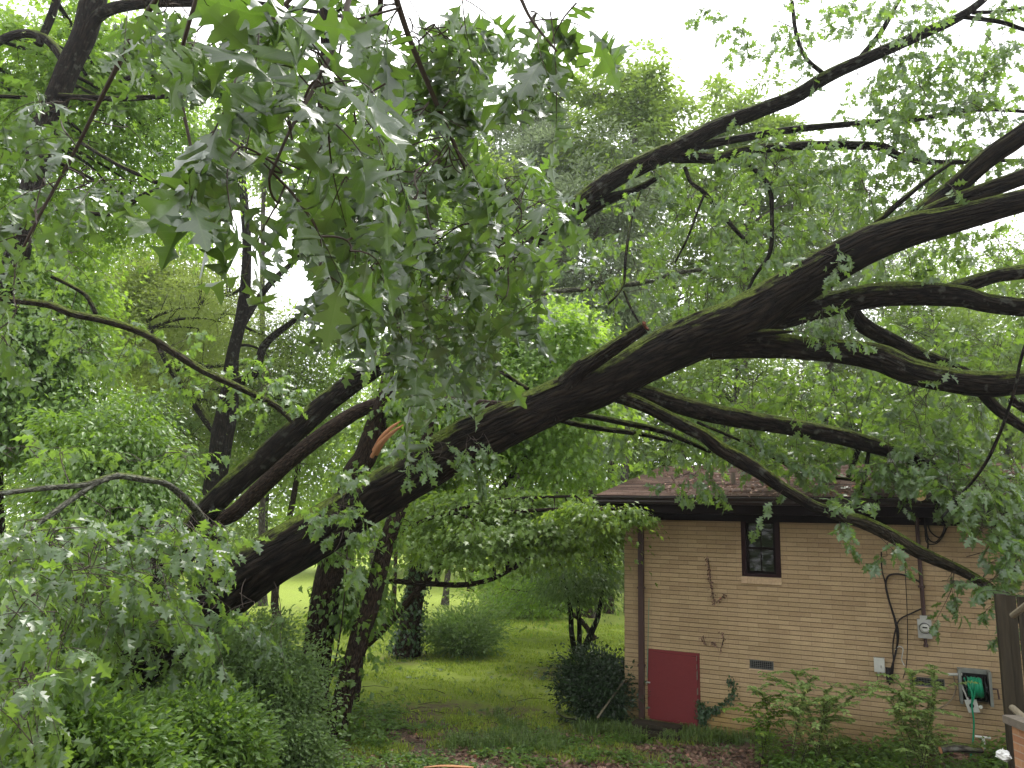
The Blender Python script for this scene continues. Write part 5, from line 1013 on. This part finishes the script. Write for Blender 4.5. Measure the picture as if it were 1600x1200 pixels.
# arching saplings before the wall
def arching(px, py, D, stems, label, leaf, mat, name='arching_shrub', seed=1):
    base = Vector(P(px, py, D)); base.z = float(gh(base.x, base.y)) - .03; r_ = np.random.default_rng(seed)
    root = empty(name, base, label, 'shrub', 'leafy shrubs before the brick wall'); segs = []; pos = []; ax = []; nm = []
    def fronds(a, b_, c, lv, rr):
        tt = np.linspace(0, 1, 14)[:, None]; pts = (1 - tt) ** 2 * a + 2 * tt * (1 - tt) * b_ + tt ** 2 * c; segs.append((pts, rr, rr * .35))
        L_ = np.linalg.norm(np.diff(pts, axis=0), axis=1).sum(); m = int(L_ / (leaf * .42))
        if lv:
            for i in range(m):
                f = .15 + .85 * i / m; p = pts[min(12, int(f * 13))] + (pts[min(13, int(f * 13) + 1)] - pts[min(12, int(f * 13))]) * (f * 13 % 1); d = nrm(pts[min(13, int(f * 13) + 1)] - pts[min(12, int(f * 13))]); s_ = nrm(np.cross(d, [0, 0, 1]))
                for q in (-1, 1): pos.append(p); ax.append(d * .6 + s_ * q + r_.normal(0, .15, 3)); nm.append(np.array([0, 0, 1]) + r_.normal(0, .3, 3))
        return pts
    b0 = np.array(base)
    for (tx, ty, tD) in stems:
        c = np.array(P(tx, ty, tD)); mid = (b0 + c) / 2; mid[2] = max(c[2], b0[2]) * .95 + .1; pts = fronds(b0 + r_.normal(0, .14, 3) * [1, 1, .1], mid + r_.normal(0, .1, 3), c, True, .005)
        for j in range(11):
            q = pts[3 + j % 11]; a_ = r_.random() * 6.28; ln = r_.uniform(.15, .45); e = q + np.array([math.cos(a_) * ln, math.sin(a_) * ln * .6, r_.uniform(-.02, .12)]); fronds(q, (q + e) / 2 + [0, 0, .06], e, True, .003)
    tubes_np('stems', segs, M_TWIG, root, base); leaves('foliage', pos, ax, nm, leaf * r_.uniform(.7, 1.2, len(pos)), OVATE, mat, root, offset=base)
arching(1262, 1165, 10.7, [(1180, 1085, 10.6), (1215, 1068, 10.6), (1240, 1052, 10.7), (1275, 1060, 10.7), (1300, 1075, 10.6), (1330, 1085, 10.5), (1362, 1082, 10.4), (1250, 1090, 10.3), (1290, 1100, 10.3), (1225, 1105, 10.3), (1320, 1110, 10.2)], 'wide arching shrub with small pale leaves before the brick wall', .06, M_LIME, seed=2)
arching(1432, 1160, 10.0, [(1400, 1062, 9.9), (1455, 1046, 9.9), (1425, 1052, 9.9), (1395, 1080, 9.8), (1475, 1075, 9.8), (1450, 1095, 9.8), (1405, 1105, 9.7), (1460, 1120, 9.7), (1385, 1090, 9.8)], 'slender sapling shrub left of the green hose reel', .055, M_LIME, seed=3)
arching(1200, 1175, 10.8, [(1165, 1112, 10.7), (1185, 1098, 10.7), (1190, 1130, 10.5)], 'small yellow green seedling by the wall base', .06, M_BRIGHT, name='seedling', seed=4)
# wall ivy and dead vines
def wall_vine(pts_list, n, size, mat, label, name, cat, spread, tpl=IVYT, out=.03, seed=0):
    r_ = np.random.default_rng(seed); pos = []; nm = []; segs = []
    for pts in pts_list:
        w3 = []
        for s_, z_ in [WP(px, py, .02) for px, py in pts]: w3.append(np.array(HW(s_, -.02, z_)))
        w3 = np.array(cat_rom(w3, 6)); segs.append((w3, .008, .004))
        for _ in range(n // len(pts_list)):
            p = w3[r_.integers(0, len(w3))]; k_ = r_.normal(0, spread, 2); pos.append(p + np.array(U) * k_[0] + np.array([0, 0, k_[1]]) + np.array(N) * abs(r_.normal(0, out)) + np.array(N) * .01); nm.append(np.array(N) + r_.normal(0, .4, 3))
    base = segs[0][0][0]; root = empty(name, base, label, cat); tubes_np('vine_stem', segs, M_TWIG, root, base)
    leaves('vine_leaves', pos, r_.normal(0, .5, (len(pos), 3)) + [0, 0, -.7], nm, size * r_.uniform(.6, 1.2, len(pos)), tpl, mat, root, offset=base)
wall_vine([[(1100, 1132), (1098, 1115), (1115, 1108), (1133, 1098), (1145, 1085), (1146, 1072), (1141, 1060)], [(1098, 1128), (1104, 1112), (1122, 1108)], [(1096, 1120), (1094, 1098)]], 460, .05, M_IVY, 'live ivy climbing in a curve right of the red hatch', 'wall_ivy', 'ivy', .035, seed=1)
wall_vine([[(1106, 872), (1109, 895), (1112, 920), (1117, 944)]], 150, .035, M_DEAD, 'withered brown vine on the wall left of the window', 'dead_vine', 'vine', .018, tpl=QUADL, out=.015, seed=2)
wall_vine([[(1122, 940), (1128, 934), (1133, 928)]], 34, .035, M_DEAD, 'short brown vine piece beside the long withered vine', 'dead_vine', 'vine', .015, tpl=QUADL, out=.015, seed=3)
wall_vine([[(1128, 988), (1130, 1000), (1125, 1018)], [(1112, 1003), (1120, 1008)], [(1098, 994), (1102, 1004)]], 100, .035, M_DEAD, 'scraps of dead vine above and right of the red hatch', 'dead_vine', 'vine', .016, tpl=QUADL, out=.015, seed=4)

# ------------------------------------------------------------------ ground cover
def gpos(n, x0, x1, y0, y1): 
    x = rng.uniform(x0, x1, n); y = rng.uniform(y0, y1, n); return x, y, gh(x, y) - .03
def patch(x, y, f=1.0, ph=0): return np.sin(x * 2.1 * f + ph) * np.cos(y * 2.7 * f + ph * 2) + .6 * np.sin(x * 5.3 * f + y * 4.1 + ph) + .4 * np.cos(y * 9 * f - x * 3)
housef = lambda x, y: ((x - A.x) * -N.x + (y - A.y) * -N.y > -.05) & ((x - A.x) * U.x + (y - A.y) * U.y > -.05)
def blades(name, n, x0, x1, y0, y1, h, mat, label, thr=-9, lean=.4, wd=.006, ph=0):
    x, y, z = gpos(n, x0, x1, y0, y1); k = (patch(x, y, 1, ph) > thr) & ~housef(x, y); x, y, z = x[k], y[k], z[k]; m = len(x)
    a = rng.random(m) * 6.28; hh = h * rng.uniform(.4, 1.2, m); ln = rng.uniform(0, lean, m) * hh; b_ = rng.random(m) * 6.28
    p0 = np.stack([x, y, z], -1); sd_ = np.stack([np.cos(a), np.sin(a), np.zeros(m)], -1) * wd; top = p0 + np.stack([np.cos(b_) * ln, np.sin(b_) * ln, hh], -1); md_ = p0 + np.stack([np.cos(b_) * ln * .3, np.sin(b_) * ln * .3, hh * .6], -1)
    V = np.stack([p0 - sd_, p0 + sd_, md_ + sd_ * .8, md_ - sd_ * .8, top + sd_ * .1, top - sd_ * .1], 1).reshape(-1, 3); F = (np.arange(m)[:, None, None] * 6 + np.array([[0, 1, 2, 3], [3, 2, 4, 5]])[None]).reshape(-1, 4)
    o = fast_mesh(name, V, F, mat, rnd=np.repeat(rng.random(m), 6)); return tag(o, label, kind='stuff')
blades('lawn_grass', 90000, -9, 5, 12.2, 26, .055, M_GRASS, 'short green lawn grass', thr=-.55, lean=1.0, wd=.008)
blades('long_grass', 20000, -3.5, 3.0, 10.9, 13.2, .1, M_GRASS, 'longer grass along the yard edge', thr=.35, lean=.8, ph=2)
# lily turf clumps
cx_, cy_ = [], []
for (px, py, n, sx, sy) in ((965, 1140, 26, .35, .25), (950, 1130, 8, .2, .2), (1060, 1145, 10, .3, .12), (1180, 1162, 14, .9, .1), (1120, 1158, 10, .5, .1), (790, 1160, 10, .25, .2), (735, 1165, 8, .25, .2), (850, 1165, 8, .35, .15), (1330, 1175, 14, .7, .15), (815, 1130, 4, .2, .2)):
    g_ = G(px, py); cx_.append(g_.x + rng.normal(0, sx, n)); cy_.append(g_.y + rng.normal(0, sy, n))
cx_ = np.concatenate(cx_); cy_ = np.concatenate(cy_); kk = ~housef(cx_, cy_); cx_, cy_ = cx_[kk], cy_[kk]
nb_ = 70; X_ = np.repeat(cx_, nb_) + rng.normal(0, .07, len(cx_) * nb_); Y_ = np.repeat(cy_, nb_) + rng.normal(0, .07, len(cx_) * nb_)
m = len(X_); a = rng.random(m) * 6.28; hh = rng.uniform(.08, .24, m); ln = rng.uniform(.02, .2, m); p0 = np.stack([X_, Y_, gh(X_, Y_) - .03], -1); dr = np.stack([np.cos(a), np.sin(a), 0 * a], -1); sd_ = np.stack([-np.sin(a), np.cos(a), 0 * a], -1) * .005
md_ = p0 + dr * ln[:, None] * .4 + np.stack([0 * a, 0 * a, hh * .8], -1); tp_ = p0 + dr * ln[:, None] + np.stack([0 * a, 0 * a, hh * .75], -1)
V = np.stack([p0 - sd_, p0 + sd_, md_ + sd_, md_ - sd_, tp_ + sd_ * .1, tp_ - sd_ * .1], 1).reshape(-1, 3)
tag(fast_mesh('lily_turf_grass', V, (np.arange(m)[:, None, None] * 6 + np.array([[0, 1, 2, 3], [3, 2, 4, 5]])[None]).reshape(-1, 4), M_LILY, rnd=np.repeat(rng.random(m), 6)), 'dark strappy lily turf tufts along the wall base', kind='stuff')
# broad leaved weeds
def weeds(name, n, x0, x1, y0, y1, leaf, hmax, mat, label, tpl=OVATE, thr=.1, ph=0, k=9):
    x, y, z = gpos(n, x0, x1, y0, y1); q = (patch(x, y, .8, ph) > thr) & ~housef(x, y); x, y, z = x[q], y[q], z[q]; m = len(x)
    h = rng.uniform(.03, hmax, m); kk = np.repeat(np.arange(m), k); a = rng.random(m * k) * 6.28; rr = rng.uniform(.02, .1, m * k)
    pos = np.stack([x[kk] + np.cos(a) * rr, y[kk] + np.sin(a) * rr, z[kk] + h[kk] * rng.uniform(.3, 1, m * k)], -1); ax = np.stack([np.cos(a), np.sin(a), rng.normal(.15, .3, m * k)], -1)
    return tag(leaves(name, pos, ax, np.array([0, 0, 1]) + rng.normal(0, .35, (m * k, 3)), leaf * rng.uniform(.6, 1.2, m * k), tpl, mat), label, kind='stuff')
weeds('ground_cover', 1900, -3.6, 2.6, 10.4, 12.6, .07, .14, M_VINE, 'broad leaved weeds covering the near yard edge', thr=.1)
weeds('wall_weeds', 3600, 3.4, 8.0, 7.8, 11.2, .075, .34, M_VINE, 'leafy green weeds between the camera and the wall', thr=-.5, ph=1)
weeds('dark_weeds', 1500, -3.5, 8, 8.5, 12.8, .06, .16, M_FINE, 'darker small leaved weeds mixed in', thr=.3, ph=4)
weeds('shade_weeds', 3600, -7.5, -1.6, 8.5, 13.5, .07, .3, M_VINE, 'leafy undergrowth below the left thicket', thr=-.9, ph=5)
weeds('bright_weeds', 200, 1.2, 4.2, 9.4, 10.2, .11, .16, M_BRIGHT, 'larger bright leaved weeds at the bottom edge', thr=.2, ph=3)
# leaf litter
x, y, z = gpos(40000, -5, 8, 8.6, 12.9); q = (patch(x, y, .6, 6) + (12.2 - y) * .5 > rng.normal(.15, .5, len(x))) & ~housef(x, y); x, y, z = x[q], y[q], z[q]; m = len(x)
a = rng.random(m) * 6.28
tag(leaves('leaf_litter', np.stack([x, y, z + rng.uniform(.004, .03, m)], -1), np.stack([np.cos(a), np.sin(a), rng.normal(0, .3, m)], -1), np.array([0, 0, 1]) + rng.normal(0, .45, (m, 3)), (.09 * rng.uniform(.5, 1.3, m)), OAK_MID[:1], M_DEAD), 'brown dead leaves littering the bare ground', kind='stuff')
x, y, z = gpos(7000, 1.2, 4.4, 9.6, 11.7); q = ~housef(x, y) & (patch(x, y, .9, 3) > rng.normal(-.6, .5, len(x))); x, y, z = x[q], y[q], z[q]; m = len(x); a = rng.random(m) * 6.28
tag(leaves('leaf_litter', np.stack([x, y, z + rng.uniform(.01, .05, m)], -1), np.stack([np.cos(a), np.sin(a), rng.normal(0, .3, m)], -1), np.array([0, 0, 1]) + rng.normal(0, .5, (m, 3)), .095 * rng.uniform(.5, 1.3, m), OAK_MID[:1], M_DEAD), 'thick reddish brown leaf litter before the red hatch', kind='stuff')
x, y, z = gpos(900, -4, 4, 10.5, 20); q = ~housef(x, y); x, y, z = x[q], y[q], z[q]; m = len(x); a = rng.random(m) * 6.28
tag(leaves('torn_leaves', np.stack([x, y, z + rng.uniform(.02, .06, m)], -1), np.stack([np.cos(a), np.sin(a), rng.normal(0, .3, m)], -1), np.array([0, 0, 1]) + rng.normal(0, .4, (m, 3)), .12 * rng.uniform(.5, 1.3, m), OAK_MID, M_OAK), 'torn green oak leaves scattered over the grass', kind='stuff')
sg = []
for _ in range(160):
    x_, y_ = rng.uniform(-4, 5), rng.uniform(9.8, 15)
    if housef(x_, y_): continue
    a_ = rng.random() * 6.28; l_ = rng.uniform(.15, .6); p_ = np.array([x_, y_, float(gh(x_, y_)) + .0]); d_ = np.array([math.cos(a_), math.sin(a_), 0]) * l_
    sg.append((np.array([p_, p_ + d_ * .5 + [0.02, .03, .03], p_ + d_]), .006, .003))
tag(tubes_np('fallen_twigs', sg, M_TWIG), 'thin broken twigs strewn over the yard edge', kind='stuff')
# fallen leaves on the roof
rs_ = []; 
for _ in range(900):
    px = rng.uniform(1040, 1590); py = rng.uniform(738, 774); s_, y_, z_ = roof_hit(px, py, .03)
    if -GO < y_ < yr: rs_.append(np.array(HW(s_, y_, z_)))
rs_ = np.array(rs_); a = rng.random(len(rs_)) * 6.28
tag(leaves('roof_leaf_litter', rs_, np.stack([np.cos(a), np.sin(a), 0 * a + rng.normal(0, .3, len(a))], -1), np.array([0, 0, 1]) + rng.normal(0, .4, (len(a), 3)), .08 * rng.uniform(.5, 1.2, len(a)), OAK_MID[:1], M_DEAD), 'dead leaves and debris lying on the shingles', kind='stuff')

# ------------------------------------------------------------------ small things
def log_thing(name, label, cat, pts, mat, endmat=None, n=12, wob=.06, group=None):
    p, r = pxpath(pts, 5); b0 = p[0]; root = empty(name, b0, label, cat, group); MB().tube([q - b0 for q in p], r, n, endmat is None, wob, 3).build('log', mat, root)
    if endmat:
        for e, s2_ in ((0, 1), (-1, -1)):
            t = (p[1] - p[0]).normalized() if e == 0 else (p[-2] - p[-1]).normalized(); x = t.cross(Vector((0, .1, 1))).normalized(); y = t.cross(x); c = p[e] - b0
            MB().add([c + (x * math.cos(i * .524) + y * math.sin(i * .524)) * r[e] * 1.02 - t * .004 for i in range(12)] + [c - t * .006], [((i + 1) % 12, i, 12) if s2_ > 0 else (i, (i + 1) % 12, 12) for i in range(12)]).build('sawn_end', endmat, root)
log_thing('sawn_branch', 'sawn off branch with pale cut end lying over the gutter', 'branch', [(1438, 774, 17, 9.6), (1460, 768, 14, 9.9), (1490, 760, 13, 10.2), (1530, 750, 12, 10.6)], M_GREYB, M_CUT)
log_thing('rotten_log', 'rotten mossy log lying on the ground below the hose reel', 'log', [(1470, 1172, 10, 9.6), (1495, 1169, 13, 9.6), (1515, 1170, 12, 9.6), (1534, 1172, 9, 9.6)], M_GREYB, M_SPLIT, wob=.15)
log_thing('leaning_pole', 'thin pale pole leaning on the house corner by the round bush', 'pole', [(933, 1122, 3.4, 12.6), (976, 1062, 3.2, 13.0)], M_WOODR, n=7, wob=0)
log_thing('dead_branch', 'grey broken branch piece on the ground before the round bush', 'branch', [(872, 1112, 8, 12.6), (885, 1120, 6, 12.4), (900, 1122, 5, 12.3)], M_LICH, n=8, wob=.2)
log_thing('wood_splinter', 'long orange wood splinter on the litter at the bottom edge', 'splinter', [(662, 1199, 2, 10.05), (690, 1197, 4, 10.05), (720, 1198, 4, 10.05), (740, 1199, 2, 10.05)], M_SPLIT, n=5, wob=.2)
g1 = G(1024, 1150); st = empty('wooden_step', g1, 'two weathered wooden planks stacked below the red hatch', 'step')
for i, (dy, zz, ww) in enumerate(((0.1, .13, .36), (-.08, .05, .4))):
    c = Vector((0, 0, zz)) - N * dy; MB().obox(c, U * ww, N * .13, Vector((0, 0, .028))).build('plank', M_WOODW, st)
    MB().obox(c - Vector((0, 0, .06)), U * (ww - .05), N * .09, Vector((0, 0, .028))).build('plank_support', M_WOODW, st)
c = P(1568, 1180, 8.2); rg = empty('white_bag', c, 'crumpled white plastic bag among weeds by the brick pier', 'bag'); mb = MB(); r_ = np.random.default_rng(3)
vs = []; nl_, nm2 = 9, 14
for i in range(nl_):
    for j in range(nm2):
        th = math.pi * i / (nl_ - 1); ph = 2 * math.pi * j / nm2; rr = .062 * (1 + r_.normal(0, .16)); vs.append((rr * math.sin(th) * math.cos(ph) * 1.1, rr * math.sin(th) * math.sin(ph), rr * math.cos(th) * .75))
mb.add(vs, [(i * nm2 + j, (i + 1) * nm2 + j, (i + 1) * nm2 + (j + 1) % nm2, i * nm2 + (j + 1) % nm2) for i in range(nl_ - 1) for j in range(nm2)]); mb.build('bag', M_WHITE, rg)
# brick pier and wooden screen at the right edge
pd = 7.6; c0 = P(1574, 1118, pd); zc_ = c0.z
pr = empty('brick_pier', Vector((c0.x + .35, c0.y - .35, 0)), 'orange brick pier with stone cap at the bottom right corner', 'pier')
MB().box(-.33, 1.6, -.9, .33, 0, zc_ - .07).build('brickwork', M_PIERB, pr); MB().box(-.38, 1.65, -.95, .38, zc_ - .069, zc_).build('cap_stone', M_CONC, pr)
zt_ = P(1580, 930, 8.4).z; fx = P(1568, 985, 8.5)
fe = empty('wooden_screen', Vector((fx.x, fx.y, 0)), 'dark weathered wooden plank screen standing behind the brick pier', 'fence'); dv_ = Vector((.93, -.36, 0)); nv_ = Vector((-.36, -.93, 0))
for i in range(11):
    a_ = .07 + i * .145; MB().obox(dv_ * a_ + Vector((0, 0, zt_ / 2 - .02 * random.random())), dv_ * .066, nv_ * .012, Vector((0, 0, zt_ / 2))).build('board', M_WOODW, fe)
for zz in (.5, zt_ - .25): MB().obox(dv_ * .85 + Vector((0, 0, zz)) - nv_ * .04, dv_ * .8, nv_ * .022, Vector((0, 0, .045))).build('rail', M_WOODW, fe)
MB().obox(dv_ * .0 + Vector((0, 0, zt_ / 2)) - nv_ * .02, dv_ * .05, nv_ * .05, Vector((0, 0, zt_ / 2))).build('post', M_WOODW, fe)
MB().obox(dv_ * .95 + Vector((0, 0, zt_ + .03)) + nv_ * .02, dv_ * .72, nv_ * .09, Vector((0, 0, .03))).build('top_board', M_CONC, fe)
p, r = pxpath([(1582, 962, 9, 7.9), (1600, 948, 9, 7.7), (1640, 915, 9, 7.3)], 3); hr1 = empty('upper_handrail', p[0], 'pale wooden handrail pole near the top of the plank screen', 'handrail'); MB().tube([q - p[0] for q in p], r, 8, True, .03).build('pole', M_WOODR, hr1)
p, r = pxpath([(1582, 1106, 10, 7.9), (1600, 1122, 11, 7.6), (1650, 1165, 13, 6.9)], 3); hr2 = empty('lower_handrail', p[0], 'pale wooden rail resting at the foot of the plank screen', 'handrail'); MB().tube([q - p[0] for q in p], r, 8, True, .03).build('pole', M_WOODR, hr2)
# service mast knob on the roof
c = P(1401, 722, 10.6); sm_ = empty('service_weatherhead', c, 'grey electrical weatherhead with round white insulators on the roof', 'weatherhead')
pz = roof_hit(1385, 760, 0); q_ = HW(*pz) - c
MB().tube([q_, q_ * .5 + Vector((0, 0, .06)), Vector((0, 0, 0))], .03, 8).build('mast', M_GREYM, sm_)
for dx in (-.1, -.03, .05): MB().tube([Vector((dx, -.02, -.03)), Vector((dx, -.03, .0)), Vector((dx, -.02, .05))], [.03, .045, .025], 10).build('insulator', M_PALE, sm_)
# lattice fence far left
cA, cB = P(-60, 905, 27), P(110, 905, 27); cA.z = cB.z = 0; zt1 = P(40, 872, 27).z; ex = (cB - cA); LL = ex.length; ex.normalize()
lf = empty('lattice_fence', cA, 'beige diagonal lattice panels seen through the left leaves', 'fence'); mb = MB(); z0_, z1_ = .25, zt1
k = -z1_
while k < LL:
    for s_ in (1, -1):
        a_, b_ = k, k + (z1_ - z0_); za, zb = (z0_, z1_) if s_ > 0 else (z1_, z0_)
        if a_ < 0: za += s_ * (-a_); a_ = 0
        if b_ > LL: zb -= s_ * (b_ - LL); b_ = LL
        if b_ - a_ > .05:
            p0, p1 = ex * a_ + Vector((0, .01 * s_, za)), ex * b_ + Vector((0, .01 * s_, zb)); d = (p1 - p0); mb.obox((p0 + p1) / 2, d / 2, Vector((0, .006, 0)), d.cross(Vector((0, 1, 0))).normalized() * .02)
    k += .1
mb.build('lattice', plain('beige_lath', (.4, .32, .22), .8), lf)
mb = MB(); mb.obox(ex * LL / 2 + Vector((0, -.03, z1_ + .04)), ex * LL / 2, Vector((0, .04, 0)), Vector((0, 0, .04)))
mb.obox(ex * LL / 2 + Vector((0, -.03, (z0_ + z1_) / 2)), ex * LL / 2, Vector((0, .03, 0)), Vector((0, 0, .04))); mb.build('rail', M_WOODR, lf)
for i in range(4): MB().obox(ex * LL * i / 3 + Vector((0, .06, (z1_ + .1) / 2)), ex * .05, Vector((0, .05, 0)), Vector((0, 0, (z1_ + .1) / 2))).build('post', M_WOODW, lf)

# ------------------------------------------------------------------ the damp air
hz = MB().box(-115, 115, -32, 125, -1.2, 40).build('haze', None); tag(hz, 'thin pale damp air over the yard', kind='stuff')
hm = bpy.data.materials.new('haze'); hm.use_nodes = True; ht = hm.node_tree; ht.nodes.clear()
hv = nd(ht, 'ShaderNodeVolumePrincipled'); hv.inputs['Density'].default_value = .0006; hv.inputs['Color'].default_value = (.9, .93, .96, 1); hv.inputs['Anisotropy'].default_value = .3
ho = nd(ht, 'ShaderNodeOutputMaterial'); ht.links.new(hv.outputs[0], ho.inputs['Volume']); hz.data.materials.append(hm)
scene.cycles.volume_bounces = 0
